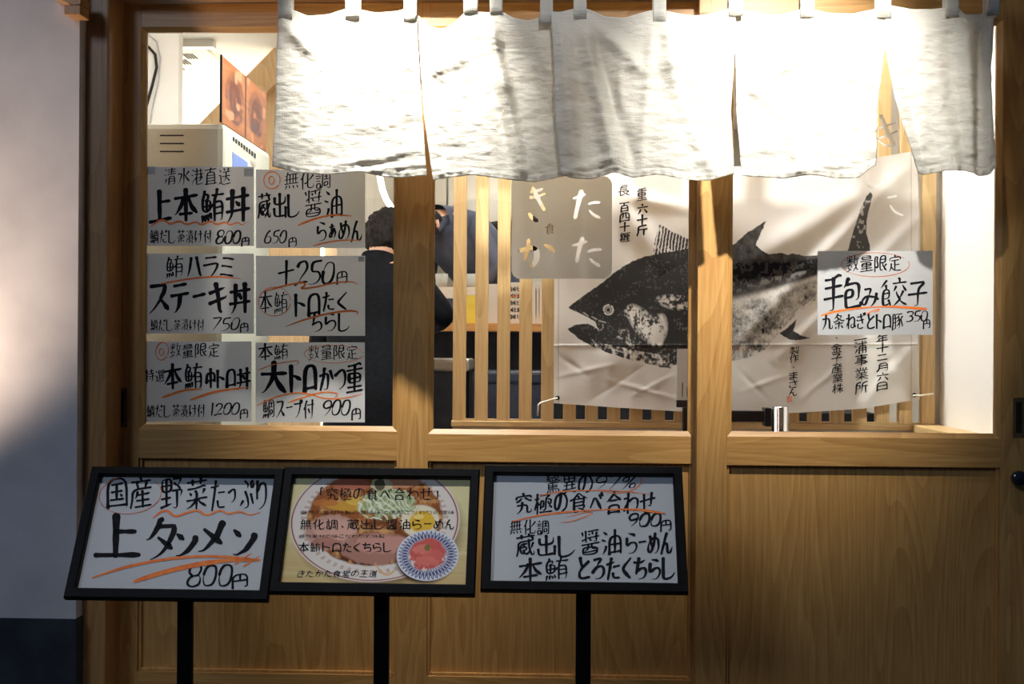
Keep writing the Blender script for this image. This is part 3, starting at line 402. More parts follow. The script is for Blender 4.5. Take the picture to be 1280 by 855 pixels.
"自": [68, 48, 18, 48, -1, 68, 31, 18, 31, -1, 18, 70, 18, 14, 40, 13, 68, 14, 68, 66, 18, 66, -1, 40, 13, 42, 3],
"茶": [28, 3, 28, 18, -1, 11, 10, 75, 10, -1, 43, 34, 43, 66, 41, 70, 35, 70, -1, 20, 45, 66, 45, -1, 58, 3, 58, 18, -1, 29, 53, 26, 54, 16, 66, 13, 66, -1, 77, 38, 74, 39, 61, 32, 43, 20, 25, 34, 11, 39, -1, 66, 60, 58, 54],
"菜": [40, 29, 43, 34, 42, 37, 43, 42, 43, 70, -1, 76, 48, 50, 48, 49, 50, 38, 50, 37, 48, 11, 48, -1, 49, 50, 53, 56, 61, 61, 75, 67, -1, 30, 3, 30, 13, -1, 12, 8, 76, 8, -1, 38, 50, 35, 55, 22, 63, 12, 68, 8, 66, -1, 57, 3, 57, 12, -1, 64, 38, 69, 29, -1, 23, 38, 19, 31, -1, 72, 20, 69, 18, 63, 18, 38, 22, 15, 23],
"蔵": [24, 53, 47, 52, 47, 42, 24, 42, -1, 37, 53, 37, 62, -1, 67, 8, 67, 13, 71, 16, 71, 23, 15, 23, 15, 51, 10, 69, -1, 51, 66, 48, 63, 24, 62, 24, 32, 48, 32, -1, 57, 22, 59, 47, 61, 50, 61, 58, 66, 66, 70, 71, 76, 71, 78, 65, 76, 61, -1, 61, 50, 65, 48, 70, 34, 72, 32, -1, 76, 8, 10, 8, -1, 37, 42, 37, 32, -1, 61, 58, 58, 58, 49, 69, 44, 70, -1, 56, 8, 56, 3, -1, 29, 3, 29, 13],
"製": [42, 37, 36, 34, -1, 76, 45, 11, 45, -1, 26, 57, 26, 68, 24, 71, -1, 26, 68, 33, 68, 46, 64, -1, 45, 16, 13, 16, 13, 11, 16, 7, 18, 2, -1, 16, 7, 42, 7, -1, 59, 60, 70, 52, 75, 52, -1, 76, 69, 71, 68, 61, 63, 59, 60, 55, 59, 49, 53, 42, 37, 43, 25, 14, 25, 14, 34, -1, 39, 46, 37, 50, 29, 54, 26, 57, 21, 57, 13, 60, 11, 59, -1, 29, 37, 29, 2, -1, 72, 3, 72, 34, 71, 37, 63, 37, -1, 57, 6, 57, 26],
"認": [12, 66, 12, 47, 30, 47, 30, 65, 12, 66, -1, 58, 5, 56, 17, 52, 27, 45, 34, 42, 36, 41, 35, -1, 42, 5, 74, 5, 74, 18, 72, 31, 69, 33, 63, 33, -1, 30, 26, 12, 26, -1, 32, 16, 9, 16, -1, 48, 47, 48, 67, 50, 69, 67, 69, 69, 66, 69, 60, 67, 58, -1, 55, 41, 60, 50, -1, 22, 8, 18, 3, -1, 37, 63, 41, 47, -1, 40, 23, 45, 13, -1, 71, 47, 77, 61, -1, 29, 37, 12, 37],
"調": [50, 58, 66, 58, 66, 43, 51, 43, 50, 61, -1, 59, 13, 59, 32, -1, 51, 20, 66, 20, -1, 50, 32, 69, 32, -1, 30, 66, 30, 47, 13, 47, 13, 66, 30, 66, 34, 69, 36, 67, 40, 58, 42, 45, 42, 7, 43, 5, 76, 5, 76, 66, 76, 69, 72, 70, 69, 70, 64, 67, -1, 30, 26, 13, 26, -1, 23, 8, 21, 3, -1, 13, 37, 29, 37, -1, 32, 16, 11, 16],
"豚": [22, 69, 27, 69, 29, 63, 29, 30, 28, 22, 28, 5, 13, 5, 13, 43, 11, 61, 9, 68, 11, 72, -1, 29, 43, 13, 43, -1, 57, 34, 66, 31, 66, 28, 75, 21, -1, 13, 24, 34, 24, 42, 22, 50, 18, 50, 17, 55, 13, 56, 8, -1, 58, 45, 53, 46, 42, 57, 33, 59, -1, 46, 70, 55, 69, 58, 60, 58, 36, 55, 31, 53, 30, 53, 24, 50, 18, -1, 53, 30, 50, 31, 42, 39, 34, 40, -1, 74, 7, 37, 7, -1, 66, 31, 71, 50, 76, 60, 76, 63],
"送": [34, 58, 44, 53, 53, 40, 53, 17, -1, 53, 40, 57, 42, 72, 57, -1, 32, 34, 76, 34, -1, 35, 17, 74, 17, -1, 63, 17, 63, 12, 68, 3, -1, 21, 60, 21, 29, 11, 29, -1, 21, 60, 18, 60, 10, 68, -1, 21, 60, 29, 66, 38, 69, 76, 68, -1, 44, 11, 40, 3, -1, 22, 14, 14, 4],
"道": [69, 35, 37, 35, -1, 37, 46, 69, 46, -1, 43, 13, 43, 6, 41, 3, -1, 31, 13, 76, 13, -1, 53, 13, 50, 24, -1, 61, 12, 66, 3, -1, 21, 61, 21, 31, 10, 31, -1, 21, 61, 16, 62, 11, 68, -1, 21, 61, 31, 66, 44, 69, 75, 68, 77, 67, 77, 66, -1, 21, 15, 13, 6, -1, 69, 35, 69, 24, 38, 24, 37, 25, 37, 56, 69, 57, 69, 35],
"選": [57, 14, 73, 14, 73, 5, 57, 5, 57, 21, 59, 24, 75, 24, 76, 21, -1, 43, 47, 43, 30, -1, 29, 47, 76, 47, -1, 32, 36, 73, 36, -1, 32, 65, 33, 60, 35, 60, 47, 53, -1, 61, 47, 61, 31, -1, 32, 14, 47, 14, 47, 5, 32, 5, 32, 22, 33, 24, 48, 24, 50, 21, -1, 20, 61, 20, 33, 11, 33, -1, 20, 61, 13, 66, -1, 20, 61, 24, 61, 29, 65, 32, 65, 32, 66, 42, 69, 76, 68, -1, 21, 15, 13, 6, -1, 58, 53, 61, 53, 73, 60],
"醤": [26, 3, 26, 33, -1, 26, 24, 21, 24, 12, 28, -1, 50, 40, 50, 55, 71, 55, -1, 76, 40, 13, 40, -1, 53, 4, 52, 11, 53, 13, -1, 16, 62, 71, 62, -1, 69, 10, 66, 14, 66, 33, 64, 34, 58, 34, 55, 33, -1, 76, 21, 34, 21, -1, 36, 5, 65, 3, 74, 3, -1, 37, 40, 36, 52, 33, 55, 24, 58, 24, 62, -1, 42, 21, 42, 26, 47, 30, -1, 41, 15, 39, 11, -1, 16, 13, 13, 6, -1, 16, 62, 17, 48, 71, 49, 71, 69, 16, 69, 16, 62],
"重": [43, 67, 43, 5, -1, 11, 68, 76, 68, -1, 18, 36, 68, 36, -1, 11, 16, 76, 16, -1, 16, 56, 71, 56, -1, 18, 6, 43, 5, 65, 3, 70, 5, -1, 43, 46, 19, 46, 18, 26, 20, 25, 68, 26, 68, 46, 43, 46],
"野": [26, 6, 26, 63, -1, 61, 32, 61, 68, 58, 70, 50, 70, 49, 69, -1, 47, 32, 76, 32, 76, 37, 72, 46, -1, 11, 47, 40, 47, -1, 10, 66, 43, 61, -1, 41, 19, 11, 19, -1, 69, 32, 69, 29, 63, 24, 63, 21, 59, 21, 54, 17, 52, 18, -1, 63, 21, 71, 12, 73, 7, 50, 6, -1, 26, 6, 11, 6, 11, 33, 41, 32, 41, 6, 26, 6],
"量": [20, 12, 66, 12, -1, 18, 43, 68, 43, -1, 43, 36, 43, 69, -1, 10, 69, 77, 69, -1, 16, 59, 71, 59, -1, 76, 27, 11, 27, -1, 20, 12, 21, 4, 66, 5, 66, 19, 64, 20, 21, 20, 20, 18, 20, 12, -1, 18, 43, 19, 35, 68, 36, 68, 50, 66, 51, 20, 51, 18, 50, 18, 43],
"金": [64, 22, 61, 26, 43, 26, 25, 26, 24, 22, -1, 79, 25, 74, 26, 67, 22, 64, 22, 63, 20, 53, 13, 44, 5, 31, 16, 25, 19, 24, 22, 12, 26, 8, 25, -1, 43, 26, 43, 68, -1, 12, 68, 75, 68, -1, 16, 42, 71, 42, -1, 24, 50, 28, 61, -1, 63, 51, 58, 61],
"長": [45, 63, 29, 67, 23, 67, 24, 6, 67, 5, -1, 24, 29, 65, 29, -1, 24, 17, 65, 17, -1, 76, 68, 70, 68, 58, 62, 55, 57, 51, 56, 46, 51, 43, 47, 42, 41, -1, 55, 57, 69, 48, 73, 47, -1, 10, 41, 75, 41],
"限": [53, 65, 40, 67, 40, 6, 69, 5, 69, 35, 40, 35, -1, 40, 21, 69, 21, -1, 73, 68, 63, 60, 61, 53, 58, 52, 53, 42, 53, 35, -1, 61, 53, 72, 45, -1, 19, 50, 21, 52, 25, 51, 28, 49, 29, 45, 26, 32, 22, 26, 27, 12, 28, 6, 11, 5, 11, 69],
"食": [62, 47, 63, 21, -1, 62, 47, 23, 47, -1, 62, 47, 66, 51, 56, 59, -1, 62, 35, 23, 35, -1, 11, 25, 21, 21, 25, 24, 62, 24, -1, 44, 64, 23, 68, 23, 24, 25, 18, 33, 13, 41, 5, 44, 5, 50, 11, 62, 18, 63, 21, 69, 21, 75, 24, 77, 24, -1, 43, 23, 42, 16, 39, 15, -1, 69, 69, 58, 62, 56, 59, 51, 58, 42, 54],
"餃": [59, 13, 59, 6, 57, 3, -1, 42, 13, 76, 13, -1, 14, 47, 31, 47, 31, 25, 14, 26, 14, 66, 31, 61, -1, 24, 25, 23, 17, -1, 31, 35, 14, 35, -1, 59, 55, 59, 52, 55, 49, 51, 40, 50, 35, -1, 59, 55, 47, 66, 41, 69, -1, 59, 55, 69, 65, 76, 69, -1, 59, 52, 63, 47, 67, 36, -1, 29, 54, 33, 65, -1, 23, 5, 21, 5, 9, 19, -1, 68, 22, 76, 34, -1, 50, 23, 42, 34],
"驚": [71, 8, 69, 14, 63, 21, -1, 76, 8, 54, 8, -1, 29, 26, 29, 19, 16, 19, -1, 41, 14, 40, 23, 38, 29, 32, 29, 29, 26, 16, 26, 16, 19, 13, 16, 16, 13, 20, 5, -1, 43, 34, 43, 56, -1, 20, 42, 65, 42, -1, 11, 5, 44, 5, -1, 57, 63, 60, 69, 62, 71, 69, 71, 71, 69, 73, 63, 72, 57, 21, 57, 20, 55, 20, 35, 21, 34, 68, 34, -1, 16, 13, 47, 14, 51, 12, 55, 3, -1, 20, 49, 66, 49, -1, 51, 12, 59, 19, 60, 21, -1, 79, 27, 74, 28, 70, 26, 66, 24, 63, 21, 60, 21, 58, 24, 48, 28, 45, 26, -1, 43, 63, 45, 69, -1, 30, 64, 31, 69, -1, 8, 70, 12, 70, 18, 63],
"鮪": [25, 22, 25, 48, -1, 14, 35, 37, 35, -1, 55, 13, 57, 3, -1, 77, 13, 44, 13, -1, 51, 41, 74, 41, -1, 37, 39, 43, 39, 45, 34, 50, 33, -1, 68, 70, 74, 69, 74, 28, 51, 28, -1, 74, 54, 51, 54, -1, 28, 21, 32, 10, 19, 9, -1, 53, 13, 50, 29, 51, 70, -1, 20, 3, 19, 9, 18, 10, 13, 21, 14, 48, 37, 47, 37, 22, 13, 22, -1, 22, 57, 22, 67, -1, 40, 64, 37, 55, -1, 9, 70, 11, 70, 13, 66, 14, 58, -1, 32, 66, 29, 57],
"鯛": [15, 34, 37, 34, -1, 15, 21, 37, 22, 37, 47, 15, 48, 14, 22, 16, 16, 20, 8, 20, 3, -1, 61, 12, 61, 31, -1, 54, 18, 68, 18, -1, 25, 21, 25, 48, -1, 28, 21, 31, 10, 19, 9, -1, 53, 31, 69, 31, -1, 41, 71, 40, 69, 44, 60, 46, 47, 47, 5, 76, 5, 76, 68, 76, 69, 69, 71, 66, 69, -1, 42, 62, 39, 61, 37, 55, -1, 55, 58, 68, 57, 68, 42, 55, 41, 55, 62, -1, 15, 57, 14, 63, 11, 70, -1, 23, 67, 23, 58, -1, 29, 56, 32, 63, 31, 66],
}
def strokes(ch):
    out = []; cur = []
    for v in GLYPHS[ch]+[-1]:
        if v < 0:
            if len(cur) >= 4: out.append(np.array(cur, float).reshape(-1, 2)/87.0)
            cur = []
        else: cur.append(v)
    return out
def chaikin(P, closed=False):
    if len(P) < 3: return P
    Q = [P[0]]
    for i in range(len(P)-1):
        a, b = P[i], P[i+1]
        if i > 0: Q.append(a*.78+b*.22)
        if i < len(P)-2: Q.append(a*.22+b*.78)
    Q.append(P[-1]); return np.array(Q)
class Ink:
    """collects brush strokes laid on a surface"""
    def __init__(s, surf, off=.0006): s.V = []; s.F = []; s.surf = surf; s.off = off; s.parts = []
    def ribbon(s, P, W):
        P = np.asarray(P, float); n = len(P)
        if n < 2: return
        T = np.gradient(P, axis=0); T /= (np.hypot(*T.T)[:, None]+1e-9)
        # round caps
        P = np.vstack([P[0]-T[0]*W[0]*.42, P[0]-T[0]*W[0]*.22, P, P[-1]+T[-1]*W[-1]*.22, P[-1]+T[-1]*W[-1]*.42])
        T = np.vstack([T[0], T[0], T, T[-1], T[-1]]); W = np.concatenate([[W[0]*.45, W[0]*.85], W, [W[-1]*.85, W[-1]*.45]])
        s.parts.append((len(s.V), len(s.F)))
        N = np.stack([-T[:, 1], T[:, 0]], 1)
        A = P+N*W[:, None]*.5; B = P-N*W[:, None]*.5; b = len(s.V)
        for a, c in zip(A, B):
            s.V.append(s.surf(a[0], a[1], s.off)); s.V.append(s.surf(c[0], c[1], s.off))
        for i in range(len(P)-1): s.F.append((b+2*i, b+2*i+1, b+2*i+3, b+2*i+2))
    def stroke(s, P, w, brush=True):
        """P in picture units; brush profile depends on the direction of the stroke"""
        P = np.asarray(P, float); L = np.hypot(*np.diff(P, axis=0).T)
        tot = L.sum()
        if tot < .05: return
        closed = np.hypot(*(P[0]-P[-1])) < 1e-6
        d = P[-1]-P[0]
        if not closed and d[0]*1.0+d[1]*1.35 < 0: P = P[::-1]; d = -d
        P = chaikin(chaikin(P))
        L = np.hypot(*np.diff(P, axis=0).T); t = np.concatenate([[0], np.cumsum(L)]); tot = t[-1]
        n = max(4, int(tot/max(w*.45, .6))+1); u = np.linspace(0, tot, n)
        Q = np.stack([np.interp(u, t, P[:, 0]), np.interp(u, t, P[:, 1])], 1); v = u/tot
        T = np.gradient(Q, axis=0); T /= (np.hypot(*T.T)[:, None]+1e-9)
        base = w*(1.0 if w > 2.4 else .9)*(.74+.34*np.abs(T[:, 1]))
        if brush and not closed:
            e = Q[-1]-Q[max(0, n-1-max(1, n//3))]; e = e/(np.hypot(*e)+1e-9)
            if e[0] < -.25 and e[1] > .1: prof = np.interp(v, [0, .12, .5, 1], [1.15, 1.0, .9, .22])
            elif abs(e[1]) < .35 and e[0] > 0: prof = np.interp(v, [0, .1, .5, .88, 1], [1.05, .95, .78, 1.12, .85])
            elif e[1] < -.2: prof = np.interp(v, [0, .1, .7, 1], [1.1, 1.0, .95, .25])
            elif e[0] > .35 and e[1] > .3: prof = np.interp(v, [0, .3, .8, 1], [.55, .8, 1.3, .7])
            else: prof = np.interp(v, [0, .1, .6, 1], [1.2, 1.0, .95, .75])
            base = base*prof
        if w > 3:
            base = base*(1+.09*np.sin(v*9+Q[0, 0])*np.cos(v*5+Q[0, 1]))
        s.ribbon(Q, base)
    def text(s, txt, x0, y0, x1, y1, w, rise=.15, slant=.0, widths=None, jit=.03, dy=0.0):
        """one written line inside the box x0..x1, y0..y1; dy drops the right end"""
        dig = '0123456789%'; n = len(txt)
        ws = widths or [(.62 if c in dig else .55 if c in '、・「」' else .8 if c in 'ぁっ' else 1.0) for c in txt]
        sx = (x1-x0)/sum(ws); x = x0; H = y1-y0
        for c, cw in zip(txt, ws):
            wd = cw*sx; st = strokes(c)
            allp = np.vstack(st); a0 = allp.min(0); a1 = allp.max(0)
            if c in dig or (c not in 'ーぁっ、・一二「」' and max(a1-a0) > .5):
                lo = np.array([a0[0]-.05*(a1[0]-a0[0]), a0[1]]); hi = np.array([a1[0]+.05*(a1[0]-a0[0]), a1[1]])
                if c not in dig:
                    lo = lo*.75+.25*np.array([.06, .06]); hi = hi*.75+.25*np.array([.94, .94])
            else: lo = np.array([.04, .06]); hi = np.array([.96, .94])
            for ax in (0, 1):
                if hi[ax]-lo[ax] < .25: mm = (hi[ax]+lo[ax])/2; lo[ax] = mm-.2; hi[ax] = mm+.2
            jx, jy, js = rnd.uniform(-jit, jit), rnd.uniform(-jit, jit), 1+rnd.uniform(-jit, jit)
            for P in st:
                Q = (P-lo)/(hi-lo)
                Q = Q+np.array([[rnd.uniform(-1, 1), rnd.uniform(-1, 1)] for _ in Q])*jit*.6
                q = np.empty_like(Q)
                q[:, 0] = x+wd*(.04+.92*((Q[:, 0]-.5)*js+.5+jx) + slant*(.5-Q[:, 1]))
                q[:, 1] = y0+H*((Q[:, 1]-.5)*js+.5+jy) - rise*wd*(Q[:, 0]-.5) + dy*(x+wd/2-x0)/(x1-x0)
                s.stroke(q, w*min(1.12, max(.58, 1.2-.032*len(st))))
            x += wd
    def line(s, P, w, prof=None, smooth=3):
        P = np.asarray(P, float)
        for _ in range(smooth): P = chaikin(P)
        L = np.hypot(*np.diff(P, axis=0).T); t = np.concatenate([[0], np.cumsum(L)]); n = max(6, int(t[-1]/max(w*.5, .8)))
        u = np.linspace(0, t[-1], n); Q = np.stack([np.interp(u, t, P[:, 0]), np.interp(u, t, P[:, 1])], 1); v = u/t[-1]
        s.ribbon(Q, 1.35*w*np.interp(v, *(prof or ([0, .1, .8, 1], [.5, 1, .8, .3]))))
    def ring(s, cx, cy, rx, ry, w, a0=0, a1=2*math.pi, rot=0):
        A = np.linspace(a0, a1, 42); c, q = math.cos(rot), math.sin(rot)
        X = rx*np.cos(A); Y = ry*np.sin(A)
        s.ribbon(np.stack([cx+X*c-Y*q, cy+X*q+Y*c], 1), w*(1+.25*np.sin(A*2)))
    def build_each(s, name, m, parent):
        st = s.parts+[(len(s.V), len(s.F))]
        for (v0, f0), (v1, f1) in zip(st, st[1:]):
            me = bpy.data.meshes.new(name); me.from_pydata([tuple(v) for v in s.V[v0:v1]], [], [tuple(i-v0 for i in f) for f in s.F[f0:f1]]); me.update()
            link(name, me, m, parent)
    def build(s, name, m, parent, label=None):
        me = bpy.data.meshes.new(name); me.from_pydata([tuple(v) for v in s.V], [], s.F); me.update()
        o = link(name, me, m, parent)
        if label: o['label'] = label
        return o

# ================================================================= THE SETTING
Y1, Y2 = .045, .0          # front faces of the left and of the right sliding door
def zx(px, py, Y): p = at(px, py, Y); return p.x, p.z
# ground and floors
box('ground', -6, 6, -7, -.06, -.1, 0, M_ground)['kind'] = 'structure'
box('floor', -6, 6, -.06, 7, -.1, 0, M_floor)['kind'] = 'structure'
# plaster wall left of the door, its plinth
xw = at(97, 427, -.10).x; zb = at(50, 773, -.10).z; zj = at(120, 0, -.06).z
w = MB().box(-4.5, xw, -.10, .10, zb, 3.0).build('wall_left', M_plaster); w['kind'] = 'structure'
w = MB().box(-4.5, xw+.004, -.108, .10, 0, zb-.006).box(-4.5, xw, -.104, .10, zb-.006, zb).build('baseboard_left', M_plinth); w['kind'] = 'structure'
# door jamb with a rounded edge, a dark gap against the door, lintel
xj0 = xw+.0005; xj1 = at(134, 427, -.06).x
w = MB().box(xj0, xj1, -.06, .12, 0, 2.9, .006).build('trim_1', M_jamb); w['kind'] = 'structure'
zl = at(640, 2.5, Y1).z
xr1 = at(1340, 427, 0).x
w = MB().box(xj1, xr1, -.03, .12, zl+.002, zl+.16, .004).build('trim_2', M_lint); w['kind'] = 'structure'
w = box('wall_front', -4.5, 3.2, -.02, .12, zl+.162, 3.0, M_plaster); w['kind'] = 'structure'
w = box('wall_right', xr1+.001, 3.2, -.06, .12, 0, zl+.161, M_plaster); w['kind'] = 'structure'
# small eave bracket at the top left corner
w = MB()
a = at(86, 22, -.13); b = at(106, 10, -.13); w.box(a.x, b.x, -.16, -.1005, a.z, b.z, .002)
a = at(72, 9, -.13); c = at(98, 9, -.13); d = at(98, -30, -.13)
w.hexa([(at(98, 10, -.13).x, -.16, at(98, 10, -.13).z), (at(106, 9, -.13).x, -.16, a.z), (at(106, 9, -.13).x, -.1005, a.z), (at(98, 10, -.13).x, -.1005, at(98, 10, -.13).z),
        (at(66, -2, -.13).x, -.16, at(66, -2, -.13).z), (at(106, -2, -.13).x, -.16, at(66, -2, -.13).z), (at(106, -2, -.13).x, -.1005, at(66, -2, -.13).z), (at(66, -2, -.13).x, -.1005, at(66, -2, -.13).z)])
w = w.build('trim_3', M_jamb); w['kind'] = 'structure'

def moulding(x0, x1, z0, z1, Y, wdt=.013, dep=.010):
    """four mitred beads sloping from the door face to the glass; x0..z1 is the sight size"""
    out = []
    o = [(x0-wdt, z0-wdt), (x1+wdt, z0-wdt), (x1+wdt, z1+wdt), (x0-wdt, z1+wdt)]; i = [(x0, z0), (x1, z0), (x1, z1), (x0, z1)]
    for k in range(4):
        j = (k+1) % 4; b = MB()
        def P(q, y): return (q[0], y, q[1])
        b.hexa([P(o[k], Y+.001), P(o[j], Y+.001), P(i[j], Y+dep), P(i[k], Y+dep), P(o[k], Y+.02), P(o[j], Y+.02), P(i[j], Y+.02), P(i[k], Y+.02)])
        out.append((b, 'z' if k in (1, 3) else 'x'))
    return out
X1 = lambda px: at(px, 535, Y1).x
X2 = lambda px: at(px, 535, Y2).x
Z = lambda px, py, Y: at(px, py, Y).z
op1 = [(X1(179), X1(490)), (X1(541), X1(860))]
mo = .013
st1 = [(X1(135.5), op1[0][0]-mo), (op1[0][1]+mo, op1[1][0]-mo), (op1[1][1]+mo, X1(905))]
zt1 = Z(340, 39, Y1)
def build_door(num, Y, st, op, tops, mids, bots):
    # openings for rails reach between the stiles
    d = empty('door_%d' % num, ((st[0][0]+st[-1][1])/2, Y+.018, 0.0), kind='structure'); T = .034
    for x0, x1 in st: box('stile', x0, x1, Y, Y+T, .03, zl-.001, M_wv, d, .0012)
    for k, (x0, x1) in enumerate(op):
        m1, m0 = mids[k]; tb = tops[k]; b1 = bots[k]; A, B = x0-mo, x1+mo
        box('top_rail', A, B, Y+.0006, Y+T, tb+mo, zl-.001, M_wh, d)
        box('middle_rail', A, B, Y+.0006, Y+T, m0, m1-mo, M_wh, d)
        box('bottom_rail', A, B, Y+.0006, Y+T, .03, b1, M_wh, d)
        for b, ax in moulding(x0, x1, m1, tb, Y): b.build('glazing_bead', M_wv if ax == 'z' else M_wh, d)
        MB().box(x0-.004, x1+.004, Y+.020, Y+.023, m1-.004, tb+.004).build('glass_pane', M_glass, d)
        box('lower_panel', A, B, Y+.018, Y+.026, b1, m0, M_wv, d)
        f = MB()
        for (a0, a1, c0, c1) in ((A, A+.008, b1, m0), (B-.008, B, b1, m0), (A+.008, B-.008, b1, b1+.008)):
            f.box(a0, a1, Y+.008, Y+.018, c0, c1, .0018)
        f.build('panel_bead', M_wv, d)
    return d
d1 = build_door(1, Y1, st1, op1, [zt1, zt1], [(Z(330, 532, Y1), Z(330, 574, Y1)), (Z(700, 538, Y1), Z(700, 578, Y1))], [Z(330, 842, Y1), Z(700, 848, Y1)])
op2 = [(X2(915), X2(1244.5))]
st2 = [(X2(871), op2[0][0]-mo), (op2[0][1]+mo, X2(1335))]
d2 = build_door(2, Y2, st2, op2, [Z(1240, 30.5, Y2)], [(Z(1080, 541, Y2), Z(1080, 583, Y2))], [Z(1080, 868, Y2)])
# finger pulls and the lock
def pull(px0, py0, px1, py1, Y, d, wide=.6):
    a = at(px0, py1, Y); b = at(px1, py0, Y); w = b.x-a.x; t = .004
    m = MB()
    m.box(a.x, b.x, Y-.0015, Y+.001, b.z-.012, b.z); m.box(a.x, b.x, Y-.0015, Y+.001, a.z, a.z+.012)
    m.box(a.x, a.x+w*.24, Y-.0015, Y+.001, a.z+.012, b.z-.012); m.box(b.x-w*.24, b.x, Y-.0015, Y+.001, a.z+.012, b.z-.012)
    p = m.build('finger_pull', M_brass, d); p['label'] = 'aged brass recessed finger pull'
    box('pull_recess', a.x+w*.22, b.x-w*.22, Y-.0008, Y+.0015, a.z+.010, b.z-.010, M_pull, p)
pull(144, 485, 159, 534, Y1, d1)
pull(1266, 497, 1281, 547, Y2, d2)
c = at(1270, 597, Y2)
lk = MB().lathe((c.x, Y2-.028, c.z), [(.004, -.004), (.017, -.003), (.0205, .002), (.0205, .012), (.016, .016), (.0135, .03)], 28, 'y').build('lock_knob', M_lock, d2, True)
lk['label'] = 'dark glossy round lock knob'

# ---------------- interior shell
CE = 2.5
box('ceiling', -4.5, 3.2, .121, 6.4, CE, CE+.1, M_white)['kind'] = 'structure'
box('wall_back', -4.5, 3.2, 5.2, 5.3, 0, CE-.001, M_white)['kind'] = 'structure'
xs = at(1262, 427, Y1).x
box('wall_side', xs, xs+.1, .13, 5.19, 0, CE-.001, M_white)['kind'] = 'structure'
box('wall_far_left', -3.6, -3.5, .13, 5.19, 0, CE-.001, M_white)['kind'] = 'structure'
# white column behind the left pane
a = at(150, 427, 1.25).x; b = at(221, 427, 1.25).x
box('wall_column', a, b, 1.25, 1.30, 0, CE-.002, M_white)['kind'] = 'structure'
YL = .60                      # lattice plane
zc = at(1178, 531, YL).z
xl0 = at(565.5, 530, YL).x; xl1 = at(1168, 530, YL).x
xs_ = xs-.001
m = MB().box(xl0, xs_, YL, YL+.09, 0, zc-.02)
w = m.build('wall_low', M_beige); w['kind'] = 'structure'
w = box('trim_4', xl0-.004, xs_, YL-.004, YL+.10, zc-.0195, zc, M_slath, None, .003); w['kind'] = 'structure'
xle = at(1140, 530, YL).x
w = box('trim_5', xle, xs_, .10, YL-.0045, zc-.03, zc, M_slath, None, .003); w['kind'] = 'structure'
w = box('wall_low_side', xle+.01, xs_, .10, YL-.0005, 0, zc-.0305, M_beige); w['kind'] = 'structure'
a = at(1000, 516, 1.35)
e = empty('low_cabinet', (a.x+.3, 1.5, 0), 'dark low cabinet seen between the slat feet under the banner', 'cabinet')
box('body', a.x, xs_-.002, 1.35, 1.75, .001, a.z-.03, M_dark, e, .003); box('top', a.x-.01, xs_-.002, 1.34, 1.76, a.z-.0295, a.z, M_black, e, .003)
# ================================================================= LATTICE
lat = empty('lattice_screen', ((xl0+xl1)/2, YL+.015, zc), 'pale wooden lattice screen of vertical slats standing behind the glass doors', 'screen')
pitch = (at(676, 400, YL).x-at(565.5, 400, YL).x)/4; sw = .0405
zt = 2.3; k = 0; x = xl0
while x < xl1-.03:
    box('slat', x, x+sw, YL, YL+.03, zc+.0005, zt, M_slat, lat, .0015); x += pitch; k += 1
zr = at(690, 524.5, YL).z
box('bottom_rail', xl0+.002, xl1, YL+.004, YL+.026, zc+.001, zr, M_slath, lat)
box('top_rail', xl0+.002, xl1, YL+.004, YL+.026, zt+.0005, zt+.05, M_slath, lat)
post = box('end_post', at(1166, 500, YL).x, at(1181, 500, YL).x-.002, YL+.02, YL+.08, zc+.001, zt, M_beige, lat); post['label'] = 'grey beige end post'
# ================================================================= TICKET MACHINE
mx1 = at(280, 155, .30).x; mx0 = at(120, 155, .30).x; mz = at(280, 153.5, .30).z; myb = .30+(3.5/.858-3.5)
tm = empty('ticket_machine', ((mx0+mx1)/2, .6, 0), 'tall grey meal ticket machine standing behind the left door glass', 'ticket machine')
m = MB().box(mx0, mx1, .30, myb, .02, mz, .018); m.build('cabinet', M_machine, tm)
for i, py in enumerate((169.3, 179.3, 189.3)):
    a = at(200, py, .2995); b = at(229.5, py, .2995); box('vent_slot', a.x, b.x, .2985, .3005, a.z-.0018, a.z+.0018, M_slit, tm)
pr = on_plane(Vector((mx1, 0, 0)), Vector((1, 0, 0)))
def sideq(name, px0, pya0, pya1, px1, pyb0, pyb1, m, par, off=.0015, th=.002):
    q = [pr(px0, pya0, off), pr(px0, pya1, off), pr(px1, pyb1, off), pr(px1, pyb0, off)]
    return MB().hexa([tuple(v-Vector((th, 0, 0))) for v in q]+[tuple(v) for v in q]).build(name, m, par)
sideq('screen', 290.5, 190, 220, 309, 203, 218, M_screen, tm)['label'] = 'small blue screen'
for i in range(9):
    p0 = 291+i*3.3; sideq('button', p0, 171+i*2.5, 176+i*2.6, p0+1.9, 172.3+i*2.5, 177.2+i*2.6, M_slit, tm)
sideq('coin_plate', 313, 200, 205, 319, 203.5, 208, M_steel, tm)
